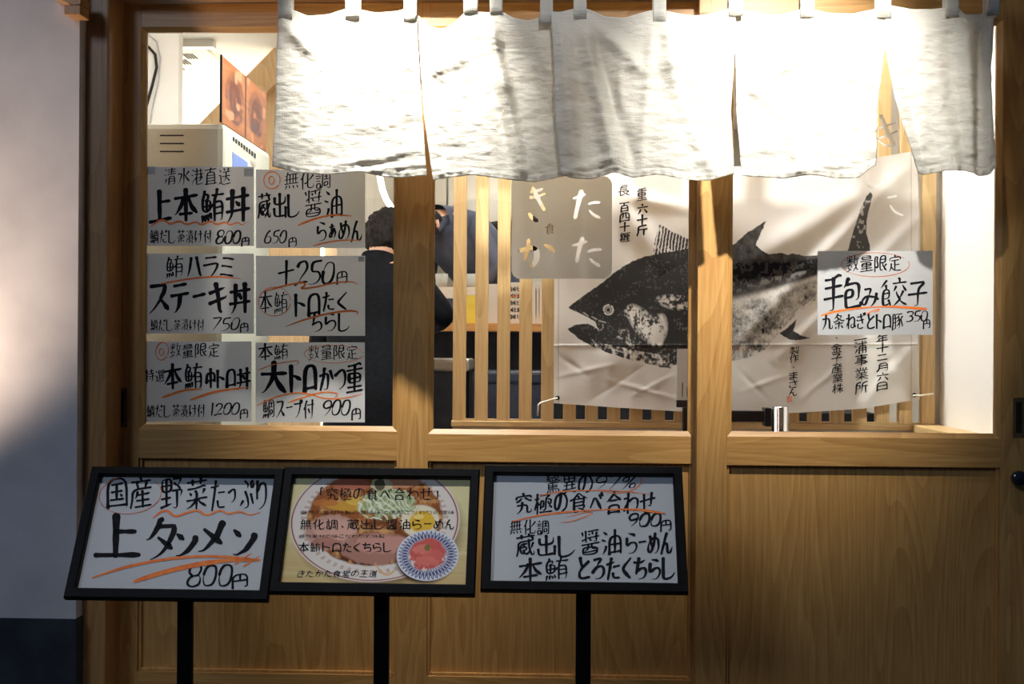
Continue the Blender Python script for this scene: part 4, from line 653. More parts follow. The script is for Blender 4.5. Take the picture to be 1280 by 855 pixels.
# photo board on top of the machine
pb = empty('photo_board', (mx1-.01, .6, mz), 'brown photo board of dried fish standing on the ticket machine', 'sign board')
bpd = on_plane(Vector((mx1-.006, 0, 0)), Vector((1, 0, 0)))
by0, by1 = bpd(277, 155).y, bpd(332.5, 190).y; bz1 = bpd(277, 69).z
def grid_print(name, P00, P10, P01, W_, H_, paint, m, parent, th=0):
    """flat grid spanned by P00 (top left), P10 (top right), P01 (bottom left) with a printed colour per vertex"""
    a = np.array(P00); u = (np.array(P10)-a); v = (np.array(P01)-a)
    U, V = np.meshgrid(np.linspace(0, 1, W_), np.linspace(0, 1, H_))
    co = a+U[..., None]*u+V[..., None]*v
    return grid_mesh(name, co, paint(U, V), m, parent)
def grid_mesh(name, co, colr, m, parent, wl=None):
    H_, W_ = co.shape[:2]; me = bpy.data.meshes.new(name)
    me.vertices.add(H_*W_); me.vertices.foreach_set('co', co.reshape(-1).astype(np.float32))
    idx = np.arange(H_*W_).reshape(H_, W_)
    q = np.stack([idx[:-1, :-1], idx[1:, :-1], idx[1:, 1:], idx[:-1, 1:]], -1).reshape(-1, 4)
    me.loops.add(q.size); me.loops.foreach_set('vertex_index', q.ravel().astype(np.int32))
    me.polygons.add(len(q)); me.polygons.foreach_set('loop_start', np.arange(0, q.size, 4, dtype=np.int32)); me.polygons.foreach_set('loop_total', np.full(len(q), 4, np.int32))
    me.update(calc_edges=True); me.shade_smooth()
    if colr is not None:
        at_ = me.color_attributes.new('print', 'FLOAT_COLOR', 'POINT')
        c4 = np.ones((H_*W_, 4), np.float32); c4[:, :3] = colr.reshape(-1, 3); at_.data.foreach_set('color', c4.ravel())
    return link(name, me, m, parent, wl)
_rs = np.random.RandomState(3)
def vn(U, V, su, sv, oct=3, seed=0):
    """smooth value noise over U, V"""
    r = np.random.RandomState(seed); out = 0; amp = 1; tot = 0
    for o in range(oct):
        G = r.rand(64, 64); x = (U*su*2**o) % 63; y = (V*sv*2**o) % 63
        xi = x.astype(int); yi = y.astype(int); fx = x-xi; fy = y-yi; fx = fx*fx*(3-2*fx); fy = fy*fy*(3-2*fy)
        out = out+amp*((G[yi, xi]*(1-fx)+G[yi, (xi+1) % 64]*fx)*(1-fy)+(G[(yi+1) % 64, xi]*(1-fx)+G[(yi+1) % 64, (xi+1) % 64]*fx)*fy); tot += amp; amp *= .5
    return out/tot
def inpoly(X, Y, P):
    r = np.zeros(X.shape, bool); n = len(P); j = n-1
    for i in range(n):
        xi, yi = P[i]; xj, yj = P[j]
        if yi != yj:
            c = ((yi > Y) != (yj > Y)) & (X < (xj-xi)*(Y-yi)/(yj-yi)+xi); r ^= c
        j = i
    return r
def mixc(c, col, f):
    f = np.clip(f, 0, 1)[..., None]; return c*(1-f)+np.array(col)*f
def lin(r, g, b): return tuple(((v/255+.055)/1.055)**2.4 if v > 10 else v/3294 for v in (r, g, b))
def paint_board(U, V):
    c = np.ones(U.shape+(3,))*np.array(lin(160, 104, 62))
    c = mixc(c, lin(118, 62, 30), vn(U, V, 3, 18, 3, 4)*.8)
    for cx, cy, rx, ry, sd in ((.27, .5, .2, .42, 1), (.74, .52, .18, .40, 2)):
        d = ((U-cx)/rx)**2+((V-cy)/ry)**2; n = vn(U, V, 7, 9, 3, sd)
        c = mixc(c, lin(84, 40, 22), (1.15-d)*3*n); c = mixc(c, lin(72, 44, 48), (n-.45)*5*(d < .9)*(V > .45))
        c = mixc(c, lin(178, 120, 88), (.25-abs(d-.55))*3*(vn(U, V, 9, 5, 2, sd+7)-.3))
    return mixc(c, lin(60, 30, 20), (abs(U-.5) < .012)*1.0)
box('backing', mx1-.010, mx1-.0065, by0, by1, mz+.0005, bz1, M_jamb, pb)
grid_print('photo_print', (mx1-.006, by0, bz1), (mx1-.006, by1, bz1), (mx1-.006, by0, mz+.001), 60, 90, paint_board, M_print, pb)
box('edge_strip', mx1-.011, mx1-.0045, by0-.004, by0-.0002, mz+.0005, bz1+.002, M_slit, pb)
# cables by the column
for nm, mt, pts, r, lb in (('cable', M_slit, [(172, 55), (186, 59), (194, 68), (196, 84), (190, 108), (181, 140), (178, 175)], .0052, 'black cable looping down beside the white column'),
                       ('cable', M_cable_w, [(172, 34), (184, 42), (196, 52), (201, 72), (199, 100), (191, 135), (184, 180)], .0030, 'thin grey cable hanging beside the black cable')):
    o = MB().tube([at(px, py, 1.2435+(0 if mt is M_slit else .0025)) for px, py in pts], r, 8).build(nm, mt, None, True, at(pts[0][0], pts[0][1], 1.24)); tag(o, lb, 'cable')
# ceiling air outlet
ya, yb2 = 2.15, 3.0
v0 = at(221, 82, 2.2).x
vg = empty('air_outlet', (-1.75, 2.5, CE), 'slotted white ceiling air outlet above the ticket machine', 'air vent')
def onceil(px, py):
    d = ray(px, py); t = (CE-.014-CAM.z)/d.z; return CAM+d*t
cs = [onceil(222, 92), onceil(275, 92), onceil(295, 60), onceil(222, 60)]
xa = min(c.x for c in cs)-.25; xb = max(c.x for c in cs)-.15; y0_ = cs[2].y; y1_ = cs[0].y
box('cover', xa, xb, y0_, y1_, CE-.013, CE-.0005, M_white, vg, .003)
for (px, py) in [(228+j*3.7-i*4.5, 67+i*7.2) for i in range(3) for j in range(4-i)]:
    p = onceil(px, py); q = onceil(px+1.6, py); r2 = onceil(px-2.5, py+4.2)
    MB().box(p.x-.0032, p.x+.0032, p.y, p.y+.10, CE-.016, CE-.012).build('slot', M_slit, vg)
p = onceil(228, 48); q = onceil(268, 54)
o = box('ceiling_rail', p.x-.3, q.x, q.y-.02, q.y+.03, CE-.035, CE-.0005, M_steel); tag(o, 'narrow grey rail fixed across the white ceiling above left door', 'rail')
# stair stringer and plywood
P = [at(x, y, 2.3) for x, y in ((244, 160), (350, 52), (350, 98), (292, 160))]
o = MB().hexa([tuple(p) for p in P]+[tuple(p+Vector((0, .05, 0))) for p in P]).build('stair_stringer', M_ply); o['kind'] = 'structure'
P = [at(x, y, 2.36) for x, y in ((290, 730), (400, 730), (400, 30), (290, 160))]
o = MB().hexa([tuple(p) for p in P]+[tuple(p+Vector((0, .02, 0))) for p in P]).build('stair_side_panel', M_ply); o['kind'] = 'structure'
a = at(175, 427, 3.0).x; b = at(500, 427, 3.0).x
# ================================================================= KITCHEN COUNTER AND WHAT STANDS ON IT
YC = 2.0
cx0 = at(505, 410, YC).x; cx1 = at(985, 410, YC).x
ze0 = at(600, 414, YC).z; ze1 = at(600, 404, YC).z
ct = empty('counter', ((cx0+cx1)/2, YC+.3, 0), 'orange brown wooden kitchen counter with a raised shelf behind the lattice', 'counter')
box('worktop', cx0, cx1, YC, YC+.30, ze0, ze1, M_count, ct, .003)
sh0 = at(600, 367, YC+.32).z; sh1 = at(600, 359, YC+.32).z
box('raised_shelf', cx0, cx1, YC+.305, YC+.62, sh0, sh1, M_count, ct, .003)
box('shelf_board', cx0, cx1, YC+.3005, YC+.304, ze0, sh1-.001, M_card, ct)
box('base', cx0, cx1, YC+.25, YC+.60, .0, ze0-.001, M_black, ct)
def tumbler(px, k, lab):
    c = at(px, 359, YC+.40); e = empty('drinking_glass', (c.x, YC+.40, sh1), lab, 'glass', 'clear tumblers on the raised shelf'); h = .034; r = .031
    MB().lathe((c.x, YC+.40, sh1+.0005), [(r*.8, 0), (r, h*1.9), (r*.92, h*1.9), (r*.72, .006)], 20).build('tumbler', M_tumbler, e, True)
tumbler(552, 0, 'clear tumbler on shelf, left of the first slat'); tumbler(590, 0, 'clear tumbler on shelf between the first and second slat')
def onc(name, px0, px1, py0, m, dep, dy, label, cat, parts=None):
    a = at(px0, 404, YC+dy); b = at(px1, py0, YC+dy)
    e = empty(name, ((a.x+b.x)/2, YC+dy, ze1), label, cat)
    box('body', a.x, b.x, YC+dy, YC+dy+dep, ze1+.0005, b.z, m, e, .001); return e, a, b
e, a, b = onc('condiment_box', 555, 566, 373, M_navy, .06, .06, 'small navy condiment box on the counter left of slats', 'box'); box('lid', a.x-.002, b.x+.002, YC+.058, YC+.122, b.z, b.z+.006, M_card, e)
e, a, b = onc('sauce_box', 581, 597, 369, M_yellow, .06, .06, 'yellow box on the counter between first and second slat', 'box'); box('lid', a.x-.001, b.x+.001, YC+.059, YC+.121, b.z, b.z+.006, M_card, e)
e, a, b = onc('menu_card', 609, 622, 355, M_card, .002, .05, 'blank white menu card standing between second and third slat', 'menu')
e, a, b = onc('napkin_jar', 604, 610, 370, M_chrome, .03, .09, 'small shiny jar standing beside blank white menu card', 'jar'); box('lid', a.x-.001, b.x+.001, YC+.089, YC+.121, b.z, b.z+.005, M_dark, e)
e, a, b = onc('menu_card', 633, 652, 353, M_card, .002, .05, 'written menu card with orange underline on the counter', 'menu')
s_ = door_plane(YC+.05); k_ = Ink(s_, .001)
for r_ in range(5):
    y = 359+r_*8.6; k_.text('直味た鮪'[:3+(r_ % 2)], 636-(r_ % 2)*1.5, y, 650, y+5.5, .9)
k_.build('lettering', M_ink, e); k_ = Ink(s_, .0012); k_.line([(633.5, 373), (640, 370), (650, 370)], 1.2); k_.build('underline', M_orange, e)
e, a, b = onc('menu_card', 666, 678, 353, M_card, .002, .05, 'narrow white menu card right of the written one', 'menu'); k_ = Ink(s_, .001); k_.line([(670, 360), (670, 398)], .8); k_.line([(674, 360), (674, 396)], .6); k_.build('lettering', M_ink, e)
e, a, b = onc('menu_card', 689, 700, 353, M_card, .002, .05, 'white card on counter partly hidden by the tuna banner', 'menu')
# kitchen: beige back wall, hood, duct
xp = at(405, 427, 2.45).x
box('wall_light_block', xp, xp+.06, 2.45, 5.19, 0, CE-.002, M_beige)['kind'] = 'structure'  # added wall, keeps the left ceiling lamp's spill out of the kitchen
o = box('wall_kitchen', xp+.061, xs-.001, 4.4, 4.5, 0, CE-.002, M_beige); o['kind'] = 'structure'
hd = empty('range_hood', (at(600, 300, 3.9).x, 3.9, at(600, 285, 3.9).z), 'sloping grey steel range hood over the kitchen', 'range hood')
P = [at(x, y, 3.9) for x, y in ((566, 285), (660, 270), (660, 232), (566, 254))]
MB().hexa([tuple(p) for p in P]+[tuple(p+Vector((0, .48, 0))) for p in P]).build('canopy', M_steel, hd)
P = [at(x, y, 3.88) for x, y in ((566, 288), (660, 273), (660, 270), (566, 285))]
MB().hexa([tuple(p) for p in P]+[tuple(p+Vector((0, .48, 0))) for p in P]).build('rim', M_dark, hd)
P = [at(x, y, 3.3) for x, y in ((536, 288), (563, 287), (563, 257), (536, 263))]
hp = [Vector((P[2].x-.02, 3.33, P[2].z-.01)), Vector((P[2].x-.02, 3.33, CE-.0005))]
e = empty('hanging_panel', P[0], 'dark grey panel hanging from the ceiling over the shirted worker', 'panel')
MB().hexa([tuple(p) for p in P]+[tuple(p+Vector((0, .05, 0))) for p in P]).build('panel', M_dark, e); MB().tube(hp, .006, 8).build('hanger', M_steel, e, True)
lt = empty('reflection_tube', at(474, 205, 2.9), 'curved glowing tube standing in for a reflection above the dark haired person', 'reflection')
M_reflection = mat('reflection_white', (.9, .9, .9), .4, build=noisy((.85, .85, .85), (.95, .95, .95)), **{'Emission Color': (1, .97, .92, 1), 'Emission Strength': 2.5})
MB().tube([at(x, y, 2.9) for x, y in ((474, 205), (475, 222), (478, 237), (483, 250), (491, 262))], .016, 10).build('tube', M_reflection, lt, True)  # glowing tube put in for a lamp's reflection in the glass
a = at(474, 205, 2.9); MB().tube([a+Vector((0, 0, -.01)), Vector((a.x, a.y, CE-.0005))], .006, 8).build('hanger', M_steel, lt, True)  # added rod that carries the reflection tube
# stools in the dark below the counter
def stool(px, py, w_, Y, label, m):
    a = at(px, py, Y); e = empty('stool', (a.x, Y, 0), label, 'stool')
    box('seat', a.x-w_/2, a.x+w_/2, Y-.15, Y+.15, a.z-.05, a.z, m, e, .012)
    for sx in (-1, 1):
        for sy in (-1, 1): box('leg', a.x+sx*(w_/2-.03)-.012, a.x+sx*(w_/2-.03)+.012, Y+sy*.12-.012, Y+sy*.12+.012, 0, a.z-.0505, M_dark, e)
    box('foot_rail', a.x-w_/2+.043, a.x+w_/2-.043, Y-.13, Y-.11, .35, .37, M_steel, e)
    return e
stool(551, 448, .26, 1.78, 'grey topped stool in the dark under the counter, left of slats', M_steel)
e = stool(636, 463, .28, 1.80, 'dark navy stool under the counter behind the lattice', M_stool)
box('skirt', *(lambda a: (a.x-.14, a.x+.14, 1.66, 1.67, a.z-.22, a.z-.052))(at(636, 463, 1.80)), M_stool, e)

# ================================================================= PEOPLE
def person(name, px, Y, H, z0, face, label, cloth, arms, lean=0.0, bow=0.0, jacket=False):
    """standing figure; face = heading (radians) of the look, 0 looks into the shop"""
    base = Vector((at(px, 427, Y).x, Y, z0)); e = empty(name, base, label, 'person')
    s = H/1.72; ca, sa = math.cos(face), math.sin(face)
    def W_(x, y, z):
        if z > 1.46 and bow: q_ = z-1.46; y, z = y*math.cos(bow)+q_*math.sin(bow), 1.46+q_*math.cos(bow)-y*math.sin(bow)
        if z > .95: q_ = z-.95; y, z = y*math.cos(lean)+q_*math.sin(lean), .95+q_*math.cos(lean)-y*math.sin(lean)
        return base+Vector((x*ca-y*sa, x*sa+y*ca, z))*s
    V = []; R = []; E = []
    def add(p, r, par=None):
        V.append(W_(*p)); R.append(r*s); i = len(V)-1
        if par is not None: E.append((par, i))
        return i
    pel = add((0, 0, .95), .145); b1 = add((0, 0, 1.12), .135, pel); b2 = add((0, 0, 1.28), .15, b1); b3 = add((0, .0, 1.40), .12, b2)
    nk = add((0, .0, 1.475), .058, b3); hd_ = add((0, .012, 1.545), .062, nk); h2 = add((0, .018, 1.615), .083, hd_); h3 = add((0, .012, 1.675), .062, h2)
    for sd, arm in ((-1, arms[0]), (1, arms[1])):
        sh = add((sd*.16, 0, 1.40), .068, b3); el = add(arm[0], .044, sh); wr = add(arm[1], .028, el)
        d = (Vector(arm[1])-Vector(arm[0])).normalized(); pm = Vector(arm[1])+d*.05; pi = add(tuple(pm), .03, wr)
        si = d.orthogonal().normalized()
        for f in range(4):
            q = pm+d*.03+si*(f-1.5)*.018; a_ = add(tuple(q), .0095, pi); add(tuple(q+d*(.035+.008*(1.5-abs(f-1.5)))), .008, a_)
        add(tuple(pm+si*.05+d*.01), .010, pi)
        hip = add((sd*.09, 0, .88), .095, pel); kn = add((sd*.10, .01, .48), .062, hip); an = add((sd*.10, 0, .09), .042, kn); add((sd*.10, .12, .04), .038, an)
    me = bpy.data.meshes.new('skel'); me.from_pydata([tuple(v) for v in V], E, []); o = bpy.data.objects.new('skel', me); COL.objects.link(o)
    mdf = o.modifiers.new('s', 'SKIN'); sv = me.skin_vertices[0].data
    for i, r in enumerate(R): sv[i].radius = (r, r*(.72 if i in (0, 1, 2, 3) else 1)) ; sv[i].use_root = (i == 0)
    mdf.use_smooth_shade = True; m2 = o.modifiers.new('b', 'SUBSURF'); m2.levels = 2; m2.render_levels = 2
    dg = bpy.context.evaluated_depsgraph_get(); dg.update(); bm_ = bpy.data.meshes.new_from_object(o.evaluated_get(dg)); bpy.data.objects.remove(o)
    bm_.name = 'body'; bm_.materials.clear()
    hc = W_(0, .015, 1.60); nz_ = W_(0, 0, 1.47).z
    mats = [cloth, M_skin]
    wl = [W_(*(Vector(a_[1])*1.35-Vector(a_[0])*.35)) for a_ in arms]
    for p in bm_.polygons:
        c_ = p.center; p.use_smooth = True
        p.material_index = 1 if (c_.z > nz_ and (c_-hc).length < .2*s or min((c_-w).length for w in wl) < .075*s) else 0
    link('body', bm_, mats, e)
    # head details joined in: nose, ears, eyes as small parts; hair shell
    fwd = W_(0, .1, 1.60)-W_(0, 0, 1.60); fwd.normalize(); rt = (W_(.1, 0, 1.60)-W_(0, 0, 1.60)).normalized(); upv = rt.cross(fwd)
    MB().tube([hc+fwd*.07*s+Vector((0, 0, .01)), hc+fwd*.10*s-Vector((0, 0, .025))], .012, 6, [.6, 1]).build('nose', M_skin, e, True)
    for sd in (-1, 1): MB().tube([hc+rt*sd*.082*s+Vector((0, 0, -.02)), hc+rt*sd*.092*s, hc+rt*sd*.086*s+Vector((0, 0, .028))], .012, 6, [.6, 1, .7]).build('ear', M_skin, e, True)
    bm2 = bmesh.new(); bmesh.ops.create_uvsphere(bm2, u_segments=72, v_segments=44, radius=1)
    for v in bm2.verts:
        n = v.co.normalized(); f = n.y; bz = .098*(1+.08*mnoise.noise(n*5)+.10*abs(mnoise.noise(Vector((n.x*16, n.y*16, n.z*4))))+.05*mnoise.noise(n*22)); 
        if n.z < -.25 and f > -.1: bz *= .6
        if f > .35 and n.z < .45: bz *= .66
        loc = Vector((n.x*bz*.93, n.y*bz*1.02, n.z*bz*1.12))
        v.co = hc+(rt*loc.x+fwd*loc.y+upv*(loc.z+.018))*s
    me2 = bpy.data.meshes.new('hair'); bm2.to_mesh(me2); bm2.free(); me2.shade_smooth(); link('hair', me2, M_hair, e)
    if jacket:
        m = MB(); rings = []
        prof = [(.66, .20, .125), (.80, .205, .13), (.95, .195, .13), (1.12, .19, .128), (1.28, .215, .135), (1.37, .215, .12), (1.42, .17, .095), (1.455, .095, .08), (1.50, .076, .072)]
        for z, rx, ry in prof:
            rings.append([m.bm.verts.new(W_(rx*math.copysign(abs(math.cos(a))**.8, math.cos(a)), ry*math.sin(a), z)) for a in [2*math.pi*k/28 for k in range(28)]])
        for A, B in zip(rings, rings[1:]):
            for k in range(28): m.bm.faces.new((A[k], A[(k+1) % 28], B[(k+1) % 28], B[k]))
        m.build('jacket', cloth, e, True)
    return e
person('person', 466, 1.35, 1.69, 0, -.30, 'person seen from behind in a dark suit, elbow bent, black hair', M_suit,
       (((-.27, .02, 1.14), (-.20, .24, 1.08)), ((.285, .03, 1.27), (.12, .26, 1.25))), jacket=True, lean=.10, bow=.35)
o = box('kitchen_platform', cx0, 1.3, YC+.62, 4.39, .001, .45, M_floor); o['kind'] = 'structure'
person('person', 622, 3.02, 1.74, .45, math.pi*.76, 'person in a blue grey work shirt leaning over behind the counter', M_navy,
       (((-.25, .10, 1.20), (-.14, .30, 1.16)), ((.25, .10, 1.20), (.14, .30, 1.16))), lean=.80, bow=1.1, jacket=True)
person('person', 785, 3.42, 1.76, .45, math.pi*.60, 'person in black working behind the counter, half hidden by slats', M_black,
       (((-.25, .10, 1.20), (-.14, .30, 1.16)), ((.25, .10, 1.20), (.14, .30, 1.16))), lean=.75, bow=1.1, jacket=True)
# barrier post and small notice seen under the banner
c = at(975, 522, .40)
e = empty('barrier_post', (c.x, .40, 0), 'shiny chrome post with a black arm behind the right door', 'post'); zc_ = 0
zt_ = at(975, 508, .40).z
MB().lathe((c.x, .40, .0005), [(.14, 0), (.14, .010), (.025, .016), (.025, zt_-.002), (.021, zt_)], 24).build('cylinder', M_chrome, e, True)
a = at(916, 527, .42); b = at(960, 512, .42)
box('arm', a.x-.05, c.x-.026, .41, .44, a.z, b.z-.004, M_dark, e, .002); box('clamp', c.x-.045, c.x-.026, .395, .45, a.z-.012, b.z+.006, M_dark, e, .002)
a = at(846, 500, .42); b = at(866, 436, .42)
e = empty('notice_card', ((a.x+b.x)/2, .42, 0), 'narrow white notice on a black holder beside the door stile', 'notice')
box('card', a.x, b.x, .42, .423, a.z, b.z, M_paper2, e); box('holder', a.x-.001, b.x, .41, .43, at(846, 509, .42).z, a.z-.0005, M_dark, e)
box('holder_foot', a.x+.018, b.x+.01, .405, .435, .0005, at(846, 509, .42).z-.0005, M_dark, e)
k_ = Ink(door_plane(.42), .001); k_.line([(853, 478), (853, 497)], 1, smooth=0); k_.line([(859, 484), (859, 496)], .9, smooth=0); k_.build('lettering', M_ink, e)

# ================================================================= TUNA BANNER
YB = .565
def cloth_y(X, Y):
    """folds of the hanging banner, in metres toward the viewer, over picture coordinates"""
    y = 0
    def ridge(x0, y0, x1, y1, w, a):
        d = np.array([x1-x0, y1-y0], float); L = np.hypot(*d); d /= L
        t = ((X-x0)*d[0]+(Y-y0)*d[1])/L; n = (X-x0)*-d[1]+(Y-y0)*d[0]
        return a*np.exp(-(n/w)**2)*np.clip(1.2-abs(t-.5)*2, 0, 1)**.7
    y = y+ridge(930, 420, 1130, 215, 11, .010)+ridge(980, 440, 1140, 280, 8, .006)+ridge(915, 340, 1110, 225, 16, .009)
    y = y+ridge(760, 240, 862, 262, 9, .006)+ridge(770, 250, 830, 330, 15, .008)+ridge(700, 500, 830, 400, 20, .004)+ridge(1080, 505, 1145, 430, 8, .005)
    y = y+ridge(700, 260, 1140, 330, 30, .003)
    y = y+.0015*np.sin(X*.045+Y*.02)+.0010*np.sin(X*.02-Y*.06)
    for (a, b, c, d, s) in ((700, 470, 770, 455, 1), (740, 500, 800, 460, -1), (790, 495, 840, 470, 1), (700, 445, 735, 470, -1), (760, 475, 850, 500, 1), (925, 490, 980, 470, 1), (920, 460, 960, 500, -1), (1000, 500, 1060, 450, 1)):
        y = y+ridge(a, b, c, d, 3.5, .0011*s)
    y = y*1.35+.0014*np.exp(-((Y-(432-.004*(X-690)))/1.2)**2)+.0014*np.exp(-((Y-436.5)/60)**2)*0
    return y
YBF = YB
fish = [(710.2, 383.9), (728, 371), (751.9, 353.8), (770, 339), (789.5, 326.9), (805, 321), (821.8, 317.5), (862, 310.8), (890, 307), (916.8, 306), (934, 291), (958, 275.7), (951, 291), (944, 306.7), (952, 314), (960, 318), (975, 316.5), (983, 319), (990, 317), (1005, 320), (1021.6, 319.8), (1050, 332), (1062, 340), (1062, 350), (1040, 352), (1021.6, 358), (1019.8, 376), (997.3, 391), (980, 408), (974.9, 413.4), (956, 437.7), (935, 447), (916.8, 450.8), (880, 460), (846, 461.4), (824.5, 458.7), (800, 452), (781.5, 448), (749.2, 437.2), (725, 425.1), (709.4, 411.6), (718, 406.5), (727.7, 404.9), (738.4, 405.5), (747.8, 411.6), (744, 402), (730.4, 394.2), (714.2, 387)]
tailf = [(1059.6, 340), (1059.6, 312.8), (1067, 285), (1076.5, 256.7), (1082, 246), (1086.8, 240.8), (1089.5, 243.6), (1087, 256), (1083.4, 269.8), (1083, 292), (1087.7, 307), (1086, 340)]
analf = [(974, 417), (985, 409), (996, 399), (994, 405), (991.5, 413), (1000, 419), (1012, 422.7), (1000, 425), (988, 424.5), (980, 421)]
dorsal = [(816, 320), (818, 302), (824, 280.6), (831, 283.6), (839, 289.5), (850, 294), (862, 300), (862, 312)]
def paint_tuna(X, Y):
    n1 = vn(X-690, Y-190, .09, .09, 4, 11); n2 = vn(X-690, Y-190, .22, .16, 3, 12); n3 = vn(X-690, Y-190, .03, .25, 3, 13)
    jx = (vn(X-690, Y-190, .25, .25, 2, 5)-.5)*3.2; jy = (vn(X-690, Y-190, .25, .25, 2, 6)-.5)*3.2
    white = np.array(lin(224, 223, 221)); c = np.ones(X.shape+(3,))*white
    F = inpoly(X+jx*.5, Y+jy*.5, fish)
    # belly edge of the print gets patchy
    yb_ = np.interp(X, [709, 750, 800, 846, 916, 975, 1021], [412, 437, 452, 461, 451, 413, 376])
    yt_ = np.interp(X, [710, 752, 790, 822, 862, 960, 1021], [384, 354, 327, 317, 311, 318, 320])
    rel = np.clip((Y-yt_)/(yb_-yt_+1e-3), 0, 1)
    n4 = vn(X-690, Y-190, .55, .45, 2, 17); dark = np.full(X.shape, .95)-.10*np.clip((n4-.62)*6, 0, 1)*(n1 > .45)
    # right half: back dark, flank lighter and mottled
    fr = np.clip((X-880)/30, 0, 1)
    flank = np.clip((rel-.40)/.10, 0, 1)
    dr = .90-.30*flank-.55*flank*np.clip(n1*2.2-.75, 0, 1)
    dr = dr-.35*np.exp(-((rel-.33+.05*n3)/.05)**2)*np.clip((n2-.35)*4, 0, 1)-.5*np.exp(-((rel-.47)/.045)**2)
    dr = dr+.32*np.exp(-((rel-.22)/.10)**2)*(n2 > .4)-.16*(1-flank)*(n2-.2)
    dr = dr+.06+.55*(n4-.5)*flank+.3*np.clip((n2-.6)*5, 0, 1)*flank
    dark = dark*(1-fr)+dr*fr
    # head: cheek patch, jaw line, pectoral streak
    def patch(cx, cy, rx, ry, rot, amt, nz, th):
        a = math.radians(rot); u = ((X-cx)*math.cos(a)+(Y-cy)*math.sin(a))/rx; v = (-(X-cx)*math.sin(a)+(Y-cy)*math.cos(a))/ry
        return amt*np.clip(1.25-(u*u+v*v), 0, 1)**.5*np.clip((nz*.6+n4*.4-th-.11)*6.5, 0, 1)
    dark = dark-patch(806, 407, 13, 30, -38, .95, n2, .27)-patch(824, 412, 10, 19, 10, .9, n2, .18)
    dark = dark-patch(789, 391, 11, 8, 20, .6, n2, .38)-patch(845, 378, 24, 9, 8, .95, n2, .30)-patch(786, 424, 17, 10, 25, .55, n2, .44)-patch(820, 447, 30, 10, 12, .55, n2, .47)
    dark = dark-patch(850, 425, 22, 26, 0, .35, n1, .45)-patch(748, 408, 7, 5, 20, .7, n2, .42)-patch(760, 431, 18, 4, 20, .5, n2, .50)
    # eye
    re = np.hypot(X-760.5, Y-387.3); dark = dark-.75*((re < 7.0) & (re > 4.6) & (n2 > .3))-.6*((re < 3.6) & (re > 2.4)); dark = np.where(re < 2.2, .95, dark)
    for x0, y0, x1, y1 in ((730, 391, 735, 395), (740, 396, 746, 399), (749, 401, 757, 403), (826, 394, 833, 412), (770, 438, 781, 441)):
        t = np.clip(((X-x0)*(x1-x0)+(Y-y0)*(y1-y0))/((x1-x0)**2+(y1-y0)**2), 0, 1); dd = np.hypot(X-x0-t*(x1-x0), Y-y0-t*(y1-y0)); dark = dark-.6*np.clip(1.2-dd, 0, 1)
    ink = np.array(lin(14, 13, 13))
    f = np.where(F, np.clip(dark, 0, 1), 0)
    # ragged belly edge
    f = np.where(F & (rel > .9) & (X > 740), f*np.clip((n2-.3)*5, 0, 1), f)
    D = inpoly(X+jx*.3, Y, dorsal); st = (np.sin((X+.15*Y)*1.55+n1*3) > -.35)
    f = np.where(D & ~F, np.where(st, .95, .12)*np.clip((n2-.22)*6, 0, 1), f)
    Tl = inpoly(X+jx*.4, Y+jy*.3, tailf); f = np.where(Tl, np.where((n2 > .62), .45, .90), f)
    An = inpoly(X+jx*.4, Y+jy*.4, analf); f = np.where(An, .93, f)
    c = c*(1-f[..., None])+ink*f[..., None]
    # thin greyer lines along the side hems and the cross crease
    for xh in (698, 1139): c = mixc(c, lin(186, 180, 172), .8*(abs(X-xh) < .7))
    c = mixc(c, lin(190, 184, 178), .8*((Y > 430.8) & (Y < 431.8) & (f < .2)))
    return c
NX, NY = 620, 420
bx0 = lambda v: 692+(695-692)*(1-v)
U, V = np.meshgrid(np.linspace(0, 1, NX), np.linspace(0, 1, NY))
bot = np.interp(U, [0, .16, .35, .5, .64, .84, 1], [504, 509, 514.6, 515, 516.5, 511, 499])
top = np.interp(U, [0, .12, .3, .5, .72, .9, 1], [196, 203, 207, 208, 206, 196, 188])
PXg = (693.5-1.5*V)+(1+0)*U*((1146+3*V+1.5*np.sin(V*7))-(693.5-1.5*V)); PYg = top+(bot-top)*V
def grid_at(PX_, PY_, Yp):
    D = np.array(FW)*FPX+np.array(RT)*(PX_[..., None]-640)+np.array(UP)*(427.5-PY_[..., None])
    return np.array(CAM)+D*((Yp-CAM.y)/D[..., 1])[..., None]
co = grid_at(PXg, PYg, np.full(PXg.shape, YB)); co[..., 1] -= cloth_y(PXg, PYg)
bc = at(920, 350, YB)
bn = empty('tuna_banner', (bc.x, YB, bc.z), 'white cloth banner with black tuna ink print tied to the lattice', 'banner')
grid_mesh('cloth', co, paint_tuna(PXg, PYg), M_banner, bn)
def banner_surf(px, py, off=0):
    y = YB-float(cloth_y(np.float64(px), np.float64(py)))-.0008-off; return at(px, py, y)
k_ = Ink(banner_surf, .0004)
def column(ink, txt, cx, y0, y1, wd, w, gap=1.0, lean=0):
    n = len(txt); h = (y1-y0)/n
    for i, c_ in enumerate(txt): ink.text(c_, cx-wd/2+lean*i, y0+i*h+h*.06, cx+wd/2+lean*i, y0+(i+1)*h-h*.06, w, jit=.03)
column(k_, '重', 802.5, 235, 252, 14, 1.8); column(k_, '六十斤', 803, 255, 295, 15, 2.2)
column(k_, '長', 780, 231, 246, 17, 1.7); column(k_, '百四十糎', 781, 253, 303, 14, 2.0)
column(k_, '年十二月六日', 1103, 418, 489, 17, 1.9)
column(k_, '三浦事業所', 1076, 410, 493, 18, 2.0, lean=.3)
column(k_, '認・金子産業株', 1045, 404, 492, 15, 1.7, lean=.4)
column(k_, '製作・まさん', 993, 433, 496, 13, 1.5, lean=-.4)
k_.build('lettering', M_ink, bn)
